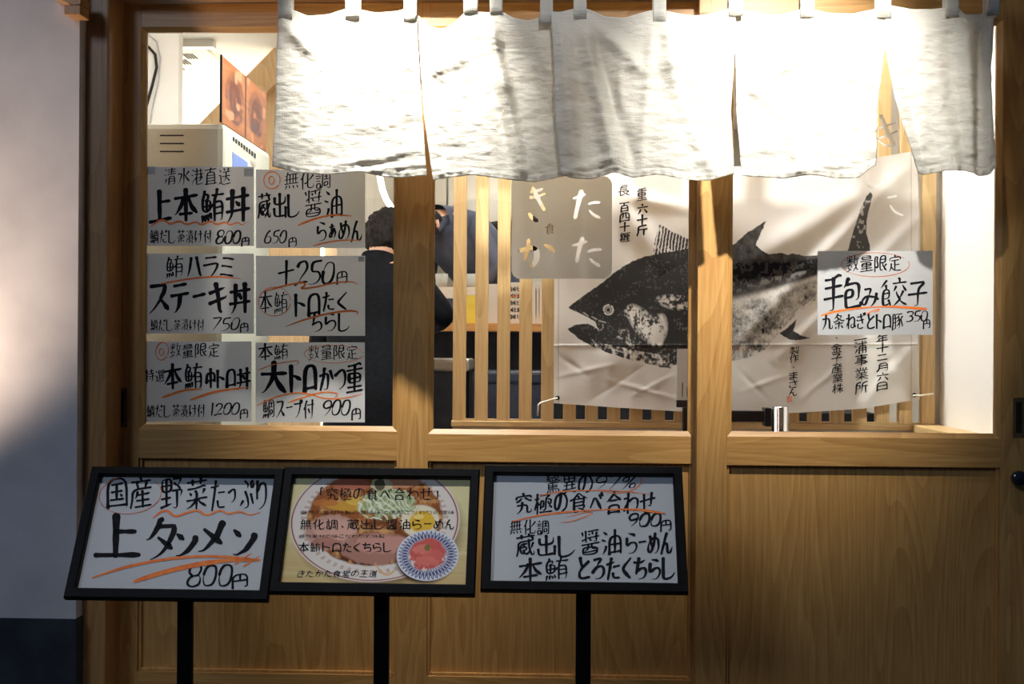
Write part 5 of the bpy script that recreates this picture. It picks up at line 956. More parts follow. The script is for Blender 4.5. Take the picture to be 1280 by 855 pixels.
sc = [banner_surf(x, y, .0006) for x, y in ((983.5, 496), (990, 495), (990.5, 502), (984, 503))]
MB().quad([tuple(p) for p in sc]).build('red_seal', M_seal, bn)
for gx, gy, pts in ((697, 497.5, [(697, 497.5), (688, 500), (676, 503.5), (673, 506), (672, 520)]), (1143, 494, [(1141, 494.5), (1150, 494.5), (1167, 492.2)])):
    g = at(gx, gy, YB-.006); MB().lathe((g.x, YB-.006, g.z), [(.0035, 0), (.007, 0), (.007, .003), (.0035, .003)], 14, 'y').build('grommet', M_dark, bn)
    MB().tube([at(a_, b_, YB-.008-.001*i) for i, (a_, b_) in enumerate(pts)], .0028, 8).build('tie_cord', M_rope, bn, True)

# ================================================================= PAPERS ON THE GLASS
def poster(px0, py0, px1, py1, Y, label, tapes=()):
    a = at(px0, py1, Y); b = at(px1, py0, Y)
    e = empty('poster', ((a.x+b.x)/2, Y, a.z), label, 'poster', 'handwritten menu papers on the door glass')
    n = 9; co = grid_at(*np.meshgrid(np.linspace(px0, px1, n), np.linspace(py0, py1, n)), np.full((n, n), Y)); grid_mesh('paper', co, None, M_paper, e)
    for t in tapes:
        p = at(t[0], t[3], Y-.0003); q = at(t[2], t[1], Y-.0003); box('tape', p.x, q.x, Y-.0006, Y-.0002, p.z, q.z, M_tape, e)
    return e
YP = Y1+.0188   # papers sit on the street side of the glass, sheltered by the beads
sp = door_plane(YP)
def AX(X): return 170+X/4.267
def AY(Y): return 195+Y/4.267
def BY(Y): return 360+Y/4.267
def LA(pts): return [(AX(x), AY(y)) for x, y in pts]
def LB(pts): return [(AX(x), BY(y)) for x, y in pts]
def ink2(e, surf, fn_black, fn_orange):
    k = Ink(surf, .0006); fn_black(k); k.build('lettering', M_ink, e)
    if fn_orange: k = Ink(surf, .0009); fn_orange(k); k.build_each('orange_mark', M_orange, e)
# 1
e = poster(180, 208.5, 317.5, 307.5, YP, 'poster reading 上本鮪丼 over an orange zigzag, price 800円', ((182.5, 208.5, 194, 218), (305, 211, 316.5, 220.5)))
def f(k):
    k.text('清水港直送', 204, 211, 289.5, 231, 1.9); k.text('上本鮪丼', 185, 238, 314, 277, 5.0)
    k.text('鯛だし茶漬け付', 187.6, 288.5, 265, 304.5, 1.7, rise=.05); k.text('800', 270, 288, 301.5, 304.5, 2.3, slant=.25); k.text('円', 301.5, 297, 312, 307, 1.8)
ink2(e, sp, f, lambda k: k.line(LA([(80, 375), (135, 338), (165, 350), (180, 365), (235, 345), (270, 368), (320, 350), (350, 370), (400, 345), (430, 368), (480, 350), (500, 370), (545, 352), (565, 372), (590, 350)]), 2.0, smooth=1))
# 2
e = poster(320, 212, 456.4, 310, YP, 'poster reading 無化調蔵出し醤油らぁめん, partly behind the curtain hem, price 650円')
def f(k):
    k.text('無化調', 354, 216, 414, 236, 2.0); k.text('蔵出し', 322, 243, 377, 273.5, 2.9); k.text('醤油', 380, 238, 429, 271.5, 2.9)
    k.text('らぁめん', 395, 277, 454, 302, 2.4, widths=[.9, .8, 1, 1]); k.text('650', 330.5, 288.7, 358.7, 304, 2.1, slant=.25); k.text('円', 360, 297, 371.5, 308, 1.7)
def g(k):
    k.ring(340, 225.5, 10.2, 10.6, 1.3, .4, 6.4, .2); k.ring(339.5, 225.5, 3.2, 5, 1.3)
    k.line(LA([(865, 370), (950, 335), (1050, 312), (1150, 320)]), 2.0); k.line(LA([(945, 480), (1010, 462), (1100, 448), (1200, 450)]), 1.5)
ink2(e, sp, f, g)
# 3
e = poster(180, 317, 317.5, 417, YP, 'poster reading 鮪ハラミステーキ丼 in the middle of the left column, price 750円')
def f(k):
    k.text('鮪ハラミ', 206, 321.5, 294, 348, 3.1, widths=[1.15, .95, .95, .9]); k.text('ステーキ丼', 184, 355, 315, 391.5, 4.8, widths=[1.1, 1, .8, 1, 1.15])
    k.text('鯛だし茶漬け付', 187.6, 400, 256, 414, 1.4, rise=.05); k.text('750', 265, 397.5, 300, 412.7, 2.1, slant=.3); k.text('円', 300, 404.5, 311, 415, 1.7)
ink2(e, sp, f, lambda k: k.line(LA([(130, 682), (300, 652), (430, 642), (560, 655)]), 1.8))
# 4
e = poster(320, 319.7, 456.4, 419.8, YP, 'poster reading 十250円 and 本鮪トロたくちらし', ((448, 321, 455.5, 327),))
def f(k):
    k.text('十', 346, 326, 369, 356.7, 2.8, rise=.2); k.text('250', 369.5, 327, 419, 355, 3.0, slant=.25); k.text('円', 419.6, 339, 435, 354.4, 1.9)
    k.text('本鮪', 322.3, 366, 360, 391.6, 2.3); k.text('トロ', 367, 367, 401, 396, 3.3); k.text('たく', 402, 366, 437, 390, 2.7); k.text('ちらし', 386.8, 391.6, 439, 415, 2.6)
def g(k):
    k.line(LA([(695, 720), (800, 690), (895, 672), (905, 690), (870, 710), (960, 700), (1060, 675), (1150, 668), (1185, 685)]), 1.9)
    k.ring(AX(740), BY(72), 20, 18, 1.0, .3, 6.3, -.1); k.line(LB([(1180, 140), (1185, 125), (1130, 120), (1000, 140), (880, 175), (800, 205)]), 2.0)
ink2(e, sp, f, g)
# 5
e = poster(179.5, 426.8, 314.5, 526.9, YP, 'poster reading 特選本鮪中トロ丼 with 数量限定, bottom of left column, price 1200円')
def f(k):
    k.text('数量限定', 211, 430, 275, 447, 1.8); k.text('特選', 180.5, 463, 206.5, 477.5, 1.9); k.text('本鮪', 204, 456, 254, 486, 3.6)
    k.text('中トロ', 257, 462, 295, 485, 3.1); k.text('丼', 295, 460.8, 314, 486.5, 3.3); k.text('鯛だし茶漬け付', 183, 507, 257, 522, 1.6, rise=.05)
    k.text('1200', 262.6, 504, 300, 518.2, 2.0, slant=.25, widths=[.35, .62, .62, .62]); k.text('円', 299.5, 512, 310.5, 523, 1.7)
def g(k):
    k.ring(202.8, 439, 7.8, 11.2, 1.4, .5, 6.5, .2); k.ring(202, 440, 2.8, 4.2, 1.2)
    k.line(LB([(140, 585), (250, 545), (355, 538)]), 2.4); k.line(LB([(290, 598), (420, 550), (600, 530)]), 2.4)
ink2(e, sp, f, g)
# 6
e = poster(319.5, 428, 456, 528, YP, 'poster reading 大トロかつ重 in heavy strokes, bottom of second column, price 900円')
def f(k):
    k.text('本鮪', 321, 430.3, 362, 450, 2.4); k.text('数量限定', 384.4, 432, 448, 450, 1.7); k.text('大', 323.5, 453, 360.5, 491.5, 5.6, rise=.05); k.text('トロ', 360.5, 457, 396.5, 491.5, 4.6)
    k.text('かつ', 398.5, 460.8, 433, 489, 3.3, widths=[1.1, .9]); k.text('重', 432, 455, 455, 491, 3.5); k.text('鯛スープ付', 328, 500.6, 393, 523, 2.2, widths=[1.1, .9, .7, .8, 1])
    k.text('900', 403, 500.6, 438.5, 519, 2.2, slant=.25); k.text('円', 438.5, 511, 451.5, 525, 2.0)
def g(k):
    k.ring(AX(1055), BY(352), 37, 11, .7, .2, 6.2, 0); k.line(LB([(650, 440), (720, 410), (800, 395), (870, 385), (865, 405), (845, 410)]), 1.0)
    k.line(LB([(645, 625), (760, 575), (860, 557), (930, 565), (1000, 590), (1100, 592), (1205, 565)]), 1.4); k.line(LB([(810, 612), (930, 570), (1010, 552), (1085, 562), (1060, 585)]), 1.5)
ink2(e, sp, f, g)
# 7 on the right door
YP2 = Y2+.0188; sp2 = door_plane(YP2)
e = poster(1021.9, 313.7, 1165.9, 418.6, YP2, 'poster reading 手包み餃子 on the right door over the tuna tail, price 350円')
def CX(X): return 1010+X/6.576
def CY(Y): return 300+Y/6.576
def f(k):
    k.text('数量限定', 1056.4, 320, 1127.5, 339.5, 2.1); k.text('手', 1028, 346, 1055, 389, 3.9, rise=.2); k.text('包', 1052.5, 349, 1079, 386.5, 3.9); k.text('み', 1075.5, 361, 1099, 384, 3.2)
    k.text('餃', 1098, 350, 1135, 385, 3.4); k.text('子', 1134, 353, 1161, 382, 3.4, rise=.15); k.text('九条ねぎとトロ豚', 1026.7, 393, 1129, 412, 2.2, widths=[1, 1, .95, .85, .75, .6, .75, 1])
    k.text('350', 1133, 389, 1160, 401.5, 2.1, slant=.15); k.text('円', 1153.5, 399.6, 1163, 410, 1.7)
def g(k):
    k.line([(CX(x), CY(y)) for x, y in ((110, 620), (200, 592), (300, 575), (500, 550), (700, 545), (970, 567))], 2.1, ([0, .1, .5, .9, 1], [.6, 1, .5, 1.1, .9])); k.line([(CX(x), CY(y)) for x, y in ((480, 610), (520, 585), (590, 565), (580, 580), (540, 598))], 1.1)
ink2(e, sp2, f, g); k = Ink(sp2, .0008); k.ring(CX(553), CY(203), 42.5, 15, .7, -.3, 5.7, 0); k.build('thin_ring', M_redink, e)

# frosted film on the middle pane with letters cut out of it
YF = YP
def film_letters():
    """brush letters as closed strokes: list of (points, widths)"""
    return [
        # き
        ([(664, 240), (672, 238.5), (678, 236)], [3, 3, 2]), ([(663, 247), (672, 246), (681, 242)], [3, 3, 2]), ([(666, 235), (671, 245), (680, 262)], [4, 4.5, 3.5]), ([(661, 267), (665, 272), (671, 276)], [3, 5, 4]),
        # か
        ([(649, 314), (657, 311), (666, 309), (671, 314), (671, 325), (665, 333)], [4, 4, 4, 6, 6, 4.5]), ([(661, 300), (660, 312), (656, 324)], [3.5, 4, 3]), ([(681, 306.5), (688, 309), (692, 314)], [2.5, 4, 3.5]),
        # た (upper right)
        ([(717, 248), (724, 246), (731, 243)], [2.4, 3, 2.4]), ([(727, 239), (723, 253), (719, 272)], [5, 4.5, 3.5]), ([(736, 255), (742, 253), (749, 253)], [2, 3, 2.4]), ([(737, 263), (742, 269), (749, 272)], [2, 3.2, 3]),
        # た (lower right)
        ([(716, 307), (724, 305), (733, 302)], [2.4, 3, 2.4]), ([(728, 298), (724, 311), (721, 327)], [4.5, 4.2, 3.2]), ([(735, 315), (742, 312), (751, 312)], [2.4, 3.4, 2.8]), ([(738, 324), (743, 329), (749, 332)], [2.4, 3.4, 3.2])]
YFs = door_plane(YF)
cu = bpy.data.curves.new('film', 'CURVE'); cu.dimensions = '2D'; cu.fill_mode = 'BOTH'
def spline(cu, pts):
    s = cu.splines.new('POLY'); s.points.add(len(pts)-1); s.use_cyclic_u = True
    for i, p in enumerate(pts): s.points[i].co = (p[0], p[1], 0, 1)
def rrect(x0, y0, x1, y1, r, n=7):
    out = []
    for cx, cy, a in ((x1-r, y0+r, -90), (x1-r, y1-r, 0), (x0+r, y1-r, 90), (x0+r, y0+r, 180)):
        for i in range(n+1): t = math.radians(a+90*i/n); out.append((cx+r*math.cos(t), cy+r*math.sin(t)))
    return out
fx = empty('frosted_window_film', at(702, 348, YF), 'frosted rounded square film on the middle pane with cut out brush letters', 'window film')
# build the sheet as a solid plate and subtract stroke prisms
def prism(V2, surf, o0, o1):
    bm = bmesh.new(); A = [bm.verts.new(surf(x, y, o0)) for x, y in V2]; B = [bm.verts.new(surf(x, y, o1)) for x, y in V2]
    n = len(V2); bm.faces.new(A); bm.faces.new(B[::-1])
    for i in range(n): bm.faces.new((A[i], B[i], B[(i+1) % n], A[(i+1) % n]))
    bmesh.ops.recalc_face_normals(bm, faces=bm.faces); me = bpy.data.meshes.new('p'); bm.to_mesh(me); bm.free(); return me
def outline(P, W_):
    P = np.array(P, float); W_ = np.array(W_, float); t = np.linspace(0, 1, len(P)); 
    for _ in range(2):
        Pn = chaikin(P); W_ = np.interp(np.linspace(0, 1, len(Pn)), np.linspace(0, 1, len(W_)), W_); P = Pn
    if len(P) < 3: P = np.array([P[0], P.mean(0), P[-1]]); W_ = np.interp([0, .5, 1], [0, 1], [W_[0], W_[-1]])
    T = np.gradient(P, axis=0); T /= np.hypot(*T.T)[:, None]; N = np.stack([-T[:, 1], T[:, 0]], 1)
    L_ = P+N*W_[:, None]/2; R_ = P-N*W_[:, None]/2
    return [tuple(P[0]-T[0]*W_[0]*.4)]+[tuple(p) for p in L_]+[tuple(P[-1]+T[-1]*W_[-1]*.5)]+[tuple(p) for p in R_[::-1]]
plate = bpy.data.objects.new('plate', prism(rrect(639.5, 220, 765, 348.5, 11), YFs, 0, .0006)); COL.objects.link(plate)
cuts = []
dgl = []
for P, W_ in film_letters():
    W_ = [w_*1.3 for w_ in W_]
    c_ = bpy.data.objects.new('cut', prism(outline(P, W_), YFs, -.004, .004)); COL.objects.link(c_); cuts.append(c_)
for c_ in cuts:
    b_ = plate.modifiers.new('b', 'BOOLEAN'); b_.operation = 'DIFFERENCE'; b_.object = c_; b_.solver = 'EXACT'
dg = bpy.context.evaluated_depsgraph_get(); dg.update(); me = bpy.data.meshes.new_from_object(plate.evaluated_get(dg)); me.name = 'sheet'; me.materials.clear()
bf = bmesh.new(); bf.from_mesh(me); bmesh.ops.delete(bf, geom=[f_ for f_ in bf.faces if f_.normal.y > -.7], context='FACES'); bf.to_mesh(me); bf.free()
for o in cuts+[plate]: bpy.data.objects.remove(o)
link('sheet', me, M_film, fx)
k = Ink(YFs, .0009); k.text('食', 681, 279, 694.5, 293, 1.3); k.build('small_letter', mat('gold_brown_letter', (.42, .29, .11), .5, build=noisy((.38, .26, .10), (.46, .32, .13))), fx)
k = Ink(YFs, .0009); k.text('堂', 703, 279, 718, 293, 1.2); k.build('small_letter', M_film2, fx, 'white small letter')
# white vinyl letters on the right door glass
for ch, pts, lb in (('き', [([(1096, 161), (1106, 158), (1119, 153)], [2.5, 3.4, 2]), ([(1097, 173), (1106, 171), (1121, 164)], [2.5, 3.4, 2]), ([(1101, 145), (1107, 160), (1117, 180)], [5, 6.5, 5]), ([(1098, 176), (1106, 182), (1114, 183)], [1.6, 2.4, 3])], 'white brush letter き on the right door glass, top of two'),
                    ('た', [([(1085, 232), (1090, 235), (1099, 232), (1105, 225)], [2, 3, 3, 2]), ([(1110, 247), (1120, 245)], [2.4, 3]), ([(1113, 257), (1118, 265), (1128, 269)], [2, 3, 2.6])], 'white brush letter on the right door glass below the き')):
    k = Ink(sp2, .0005)
    for P, W_ in pts:
        for _ in range(2):
            n0 = len(P); P = chaikin(np.array(P, float)); W_ = np.interp(np.linspace(0, 1, len(P)), np.linspace(0, 1, len(W_)), W_)
        k.ribbon(P, W_)
    me_o = k.build('vinyl_letter', M_film2, None); tag(me_o, lb, 'letter')

# ================================================================= NOREN
YN = -.20
nr = empty('noren_curtain', (at(795, 5, YN).x, YN, at(795, 5, YN).z), 'off white linen shop curtain hanging from cloth tabs across both doors', 'curtain')
zrod = at(795, -38, YN).z
MB().tube([(at(300, -38, YN).x, YN, zrod), (at(1290, -38, YN).x, YN, zrod)], .014, 16).build('rod', M_jamb, nr, True)
panels = [
    # left edge, right edge, top points, hem points  (picture coordinates)
    dict(L=[(349, 14), (346, 60), (345, 130), (341, 208)], R=[(521, 14), (523, 60), (528, 140), (534, 221)], T=[(349, 14), (366, 12), (385, 20), (410, 18), (432, 11), (450, 12), (470, 16), (495, 14), (505, 11), (521, 12)], H=[(341, 208), (375, 217), (410, 218), (450, 214), (480, 221), (505, 223), (534, 220)], dep=0.0, seed=1,
         F=[(352, 25, 395, 70, 9, .014), (395, 60, 388, 110, 7, -.008), (505, 40, 490, 130, 8, .012), (512, 50, 495, 190, 9, .010), (420, 205, 520, 190, 5, .007), (440, 215, 530, 205, 4, .006), (500, 60, 470, 135, 5, -.010)]),
    dict(L=[(519, 14), (521, 60), (529, 140), (541, 225)], R=[(704, 16), (704, 60), (704, 130), (708, 216)], T=[(519, 14), (528, 24), (540, 33), (555, 34), (570, 26), (580, 13), (597, 13), (612, 14), (628, 13), (640, 20), (660, 24), (675, 20), (690, 18), (704, 18)], H=[(541, 225), (565, 221), (588, 217), (610, 220), (640, 224), (668, 228), (708, 219)], dep=.012, seed=2,
         F=[(538, 40, 546, 90, 10, .009), (546, 92, 584, 66, 10, .010), (552, 62, 572, 52, 10, -.008), (612, 20, 630, 120, 8, .026), (630, 100, 650, 218, 9, .024), (600, 60, 645, 215, 8, -.010), (622, 60, 700, 150, 30, -.014), (655, 60, 690, 200, 14, -.012)]),
    dict(L=[(688, 16), (692, 80), (694, 150), (701, 219)], R=[(919, 14), (918, 62), (913, 140), (917, 219)], T=[(688, 16), (700, 17), (718, 12), (733, 12), (755, 22), (780, 24), (800, 18), (816, 14), (832, 15), (850, 19), (870, 21), (890, 18), (910, 12), (919, 12)], H=[(701, 219), (715, 224), (740, 224), (768, 216), (790, 223), (820, 219), (855, 226), (885, 227), (917, 218)], dep=-.012, seed=3,
         F=[(735, 20, 800, 90, 9, .016), (732, 40, 768, 215, 10, .020), (745, 60, 790, 200, 8, -.014), (830, 30, 845, 90, 9, .014), (835, 80, 890, 215, 10, .018), (815, 40, 800, 215, 7, .010), (850, 110, 890, 200, 9, -.014), (700, 30, 722, 215, 9, .012), (760, 200, 690, 222, 5, .008), (845, 60, 865, 140, 6, -.010), (775, 80, 775, 215, 7, .008), (870, 205, 915, 190, 5, .007)]),
    dict(L=[(918, 12), (919, 62), (921, 140), (928, 219)], R=[(1108, 14), (1107, 60), (1098, 130), (1097, 205)], T=[(918, 12), (928, 12), (950, 17), (975, 18), (1000, 12), (1018, 12), (1035, 16), (1065, 17), (1090, 12), (1108, 8)], H=[(928, 219), (955, 221), (980, 223), (1010, 219), (1045, 223), (1075, 222), (1085, 212), (1097, 205)], dep=.0, seed=4,
         F=[(1095, 20, 1070, 90, 9, .018), (1085, 40, 1060, 130, 8, -.014), (1062, 80, 1068, 160, 7, .008), (970, 102, 1003, 82, 5, -.010), (940, 110, 975, 140, 8, .008), (985, 160, 1000, 215, 6, .008), (1005, 100, 1008, 215, 6, -.006), (940, 15, 955, 25, 6, .012), (990, 215, 1060, 205, 5, .006)]),
    dict(L=[(1106, 8), (1106, 60), (1118, 120), (1148, 216)], R=[(1243, 8), (1237, 80), (1239, 140), (1246, 208)], T=[(1106, 6), (1118, 8), (1140, 12), (1165, 12), (1180, 10), (1196, 8), (1205, 19), (1225, 18), (1243, 10)], H=[(1148, 216), (1155, 219), (1180, 214), (1205, 214), (1225, 220), (1238, 218), (1246, 208)], dep=-.004, seed=5,
         F=[(1120, 60, 1152, 212, 7, .012), (1150, 30, 1155, 210, 12, .008), (1205, 25, 1215, 215, 9, .016), (1228, 25, 1222, 215, 7, -.014), (1185, 30, 1190, 150, 12, -.008), (1130, 60, 1150, 75, 5, .005), (1235, 30, 1238, 200, 7, .012)]),
]
for p in panels:
    ny, nx = 110, max(60, int((p['T'][-1][0]-p['T'][0][0])/1.9))
    U, V = np.meshgrid(np.linspace(0, 1, nx), np.linspace(0, 1, ny))
    T = np.array(p['T'], float); H_ = np.array(p['H'], float); L_ = np.array(p['L'], float); R_ = np.array(p['R'], float)
    # x between left and right edge at height v, y between top curve and hem curve
    yl = np.interp(V, np.linspace(0, 1, 60), np.interp(np.linspace(0, 1, 60), (L_[:, 1]-L_[0, 1])/(L_[-1, 1]-L_[0, 1]), L_[:, 0]))
    yr = np.interp(V, np.linspace(0, 1, 60), np.interp(np.linspace(0, 1, 60), (R_[:, 1]-R_[0, 1])/(R_[-1, 1]-R_[0, 1]), R_[:, 0]))
    PX_ = yl+(yr-yl)*U
    def sm(a, xs, ys):
        xx = np.linspace(xs[0], xs[-1], 200); yy = np.interp(xx, xs, ys); kk = np.hanning(17); kk /= kk.sum()
        yy = np.convolve(np.pad(yy, 8, 'edge'), kk, 'valid'); return np.interp(a, xx, yy)
    tu = (T[:, 0]-T[0, 0])/(T[-1, 0]-T[0, 0]); hu = (H_[:, 0]-H_[0, 0])/(H_[-1, 0]-H_[0, 0])
    yt = sm(U, tu, T[:, 1]); yh = sm(U, hu, H_[:, 1])
    PY_ = yt+(yh-yt)*V
    d = np.full(U.shape, p['dep'])
    d = d-.010*V*np.sin(U*math.pi*2.2+p['seed'])-.004*np.sin(U*19+p['seed']*2+V*2)*V
    for x0, y0, x1, y1, w_, a_ in p['F']:
        dv = np.array([x1-x0, y1-y0], float); LL = np.hypot(*dv); dv /= LL
        t = ((PX_-x0)*dv[0]+(PY_-y0)*dv[1])/LL; n = (PX_-x0)*-dv[1]+(PY_-y0)*dv[0]
        d = d-a_*np.exp(-(n/w_)**2)/(1+np.exp(-(t+.05)*22))/(1+np.exp((t-1.0)*16))
    nzz = vn(PX_-340, PY_, .035, .07, 4, p['seed']+20)-.5; nz2 = vn(PX_-340, PY_, .10, .28, 3, p['seed']+40)-.5
    d = d+.010*nzz*np.clip(V*3, .3, 1)+.0040*nz2
    # stitched hem: a small step and puckers near the lower edge
    hemd = (yh-PY_); d = d-.0022*np.exp(-((hemd-6.5)/1.0)**2)+.0016*np.exp(-((hemd-9)/1.2)**2)-.002*np.sin(PX_*.55+p['seed'])*np.exp(-(hemd/6)**2)
    d = d+.0015*np.exp(-((PY_-yt-6)/.9)**2)
    d = p['dep']+(d-p['dep'])*np.clip((PY_-yt)/32, .12, 1)
    co = grid_at(PX_, PY_, np.full(U.shape, YN)); co[..., 1] += d
    o = grid_mesh('panel', co, None, M_linen, nr)
    sd = o.modifiers.new('t', 'SOLIDIFY'); sd.thickness = .0007; sd.offset = 0
for i, (a_, b_, yb_) in enumerate(((348, 366, 24), (432, 450, 24), (505, 521, 27), (579, 597, 15), (612, 628, 16), (675, 691, 31), (717, 733, 26), (816, 832, 29), (910, 928, 22), (1000, 1018, 22), (1095, 1113, 23), (1180, 1197, 22), (1231, 1248, 20))):
    n = 14; cols = []
    # strip: over the rod and down both sides, the front end sewn to the panel face
    zr_ = zrod; zf = at(a_, yb_, YN).z; prof = []
    yf = YN-.0045-(.012 if i in (6, 7, 8) else .004 if i > 9 else 0)+(.012 if i in (3, 4) else 0)
    for k in range(6): prof.append((yf+(YN-.0152-yf)*(k/5)**2, zf+(zr_-zf)*k/5))
    for k in range(1, 8): t = math.pi*(1-k/8); prof.append((YN+.0152*math.cos(t), zr_+.0152*math.sin(t)))
    for k in range(6): prof.append((YN+.0152, zr_-(zr_-at(a_, 20, YN).z)*k/5))
    x0 = at(a_, 5, YN).x; x1 = at(b_, 5, YN).x; m = MB(); g = []
    for j in range(9):
        u = j/8; wv = .002*math.sin(u*5+i)
        g.append([m.bm.verts.new((x0+(x1-x0)*u+(.004 if i == 12 else 0)*(q[1]-zf)*10*.3, q[0]+wv*(.3 if abs(q[1]-zr_) < .02 else 1), q[1])) for q in prof])
    for A, B in zip(g, g[1:]):
        for k in range(len(A)-1): m.bm.faces.new((A[k], A[k+1], B[k+1], B[k]))
    o = m.build('tab', M_linen, nr, True); sd = o.modifiers.new('t', 'SOLIDIFY'); sd.thickness = .0016; sd.offset = 0

# ================================================================= SIGN STANDS
TA = math.radians(30); SN = Vector((0, -math.cos(TA), math.sin(TA))); SU = Vector((0, math.sin(TA), math.cos(TA))); SX = Vector((1, 0, 0))
def sign_stand(outer, inner, polepx, Yc, label, paper_mat, yaw=0.0):
    """outer/inner: picture corners TL, TR, BR, BL"""
    N = Vector((math.sin(yaw)*math.cos(TA), -math.cos(yaw)*math.cos(TA), math.sin(TA))); X_ = Vector((math.cos(yaw), math.sin(yaw), 0)); U_ = N.cross(X_)*-1
    if U_.z < 0: U_ = -U_
    cx = sum(p[0] for p in outer)/4; cy = sum(p[1] for p in outer)/4; C_ = at(cx, cy, Yc); sf = on_plane(C_, N)
    Wd = [sf(*p) for p in outer]; Wi = [sf(*p) for p in inner]
    def rect(P): 
        q = [((p-C_).dot(X_), (p-C_).dot(U_)) for p in P]
        return (q[0][0]+q[3][0])/2, (q[1][0]+q[2][0])/2, (q[2][1]+q[3][1])/2, (q[0][1]+q[1][1])/2
    ox0, ox1, oy0, oy1 = rect(Wd); ix0, ix1, iy0, iy1 = rect(Wi)
    def Pt(x, y, n): return tuple(C_+X_*x+U_*y+N*n)
    base = Vector(((at(polepx, 800, Yc)).x, C_.y+.03, 0)); e = empty('menu_stand', base, label, 'sign', 'black framed menu stands in front of the doors')
    fr = 'frame_bar'
    def bar(a, b, c_, d):     # inner edge slightly bevelled
        m = MB()
        return m
    o = [(ox0, oy0), (ox1, oy0), (ox1, oy1), (ox0, oy1)]; i = [(ix0, iy0), (ix1, iy0), (ix1, iy1), (ix0, iy1)]
    for k in range(4):
        j = (k+1) % 4; m = MB(); mid = lambda a, b, t: (a[0]+(b[0]-a[0])*t, a[1]+(b[1]-a[1])*t)
        ok, oj, ik, ij = o[k], o[j], i[k], i[j]; mk, mj = mid(ik, ok, .12), mid(ij, oj, .12); nk, nj = mid(ik, ok, .88), mid(ij, oj, .88)
        prof = [[Pt(*q, n) for q, n in ((a0, -.016), (a0, .0), (a1, .004), (a2, .004), (a3, .0), (a3, -.016))] for a0, a1, a2, a3 in ((ik, mk, nk, ok), (ij, mj, nj, oj))]
        A = [m.bm.verts.new(p) for p in prof[0]]; B = [m.bm.verts.new(p) for p in prof[1]]
        for q in range(6): m.bm.faces.new((A[q], A[(q+1) % 6], B[(q+1) % 6], B[q]))
        m.bm.faces.new(A); m.bm.faces.new(B[::-1]); m.build(fr, M_frame, e)
    t = .0004
    m = MB().hexa([Pt(ox0+.004, oy0+.004, -.0195), Pt(ox1-.004, oy0+.004, -.0195), Pt(ox1-.004, oy1-.004, -.0195), Pt(ox0+.004, oy1-.004, -.0195), Pt(ox0+.004, oy0+.004, -.0162), Pt(ox1-.004, oy0+.004, -.0162), Pt(ox1-.004, oy1-.004, -.0162), Pt(ox0+.004, oy1-.004, -.0162)]); m.build('back_board', M_dark, e)
    dp = -.0135
    if paper_mat: 
        MB().quad([Pt(ix0-.001, iy0-.001, dp), Pt(ix1+.001, iy0-.001, dp), Pt(ix1+.001, iy1+.001, dp), Pt(ix0-.001, iy1+.001, dp)]).build('paper', paper_mat, e)
    sfp = on_plane(C_+N*dp, N)
    # pole, joint, foot
    r = at(polepx+9.5, 800, Yc).x-at(polepx, 800, Yc).x; zt_ = Pt((ox0+ox1)/2, (oy0+oy1)/2, -.03)[2]; py_ = C_.y+.032
    m = MB().box(base.x-r, base.x+r, py_-r*.5, py_+r*.5, .012, zt_, .003); m.build('pole', M_frame, e)
    MB().lathe((base.x, py_, 0), [(.16, 0), (.16, .006), (.15, .011), (.03, .0118)], 32).build('base_plate', M_frame, e, False)
    box('tilt_bracket', base.x-r*.8, base.x+r*.8, C_.y+.008, py_-r*.5-.0005, zt_-.06, zt_-.012, M_dark, e)
    return e, sfp, (ix0, ix1, iy0, iy1, Pt)
def QX(x0): return lambda X: x0+X/4.571
def QY(Y): return 575+Y/4.571
YS = -.40
e, sf, _ = sign_stand([(113, 584.5), (353, 584), (338, 750), (80, 748.5)], [(122.5, 595), (341, 594), (326.5, 736), (96, 736.5)], 226.5, YS, 'leftmost menu stand, its paper reading 上タンメン with 800円', M_paper2)
q = QX(70)
def f(k):
    k.text('国産', 131, 599, 191, 636, 3.6); k.text('野菜', 200, 599, 261, 637, 3.6, dy=1); k.text('たっぷり', 262.5, 601, 335, 638, 2.8, widths=[1.05, .8, 1.1, .85])
    k.text('上', 116, 647, 180, 697, 7.5, rise=.03); k.text('タ', 178, 649.5, 222, 700, 6.0, rise=.05); k.text('ン', 216, 666, 248, 697, 6.0, rise=0); k.text('メ', 243, 655, 283, 693, 6.6, rise=0); k.text('ン', 288, 662, 321, 696, 6.2, rise=0)
    k.text('800', 234, 706, 291, 732.5, 2.8, slant=.2); k.text('円', 289, 718, 312, 734.5, 2.4)
def g(k):
    k.line([(q(x), QY(y)) for x, y in ((555, 332), (600, 295), (640, 288), (680, 328), (740, 305), (810, 283), (860, 322), (940, 283), (985, 312), (1050, 292), (1110, 318), (1165, 300))], 2.0, smooth=2)
    k.line([(q(x), QY(y)) for x, y in ((210, 672), (400, 610), (600, 570), (800, 550), (980, 552), (1165, 572))], 2.6, ([0, .2, .8, 1], [.5, 1, .9, .6])); k.line([(q(x), QY(y)) for x, y in ((450, 694), (600, 645), (800, 597), (1000, 570), (1150, 575))], 4.6, ([0, .1, .6, 1], [.6, .9, 1, .4]))
    k.line([(q(x), QY(y)) for x, y in ((1020, 598), (1118, 532))], 1.6); k.line([(q(x), QY(y)) for x, y in ((1070, 610), (1165, 550))], 1.6)
ink2(e, sf, f, g); k = Ink(sf, .0008); k.ring(q(425), QY(198), 39, 24, .8, -.6, 5.2, -.12); k.build('thin_ring', M_redink, e)
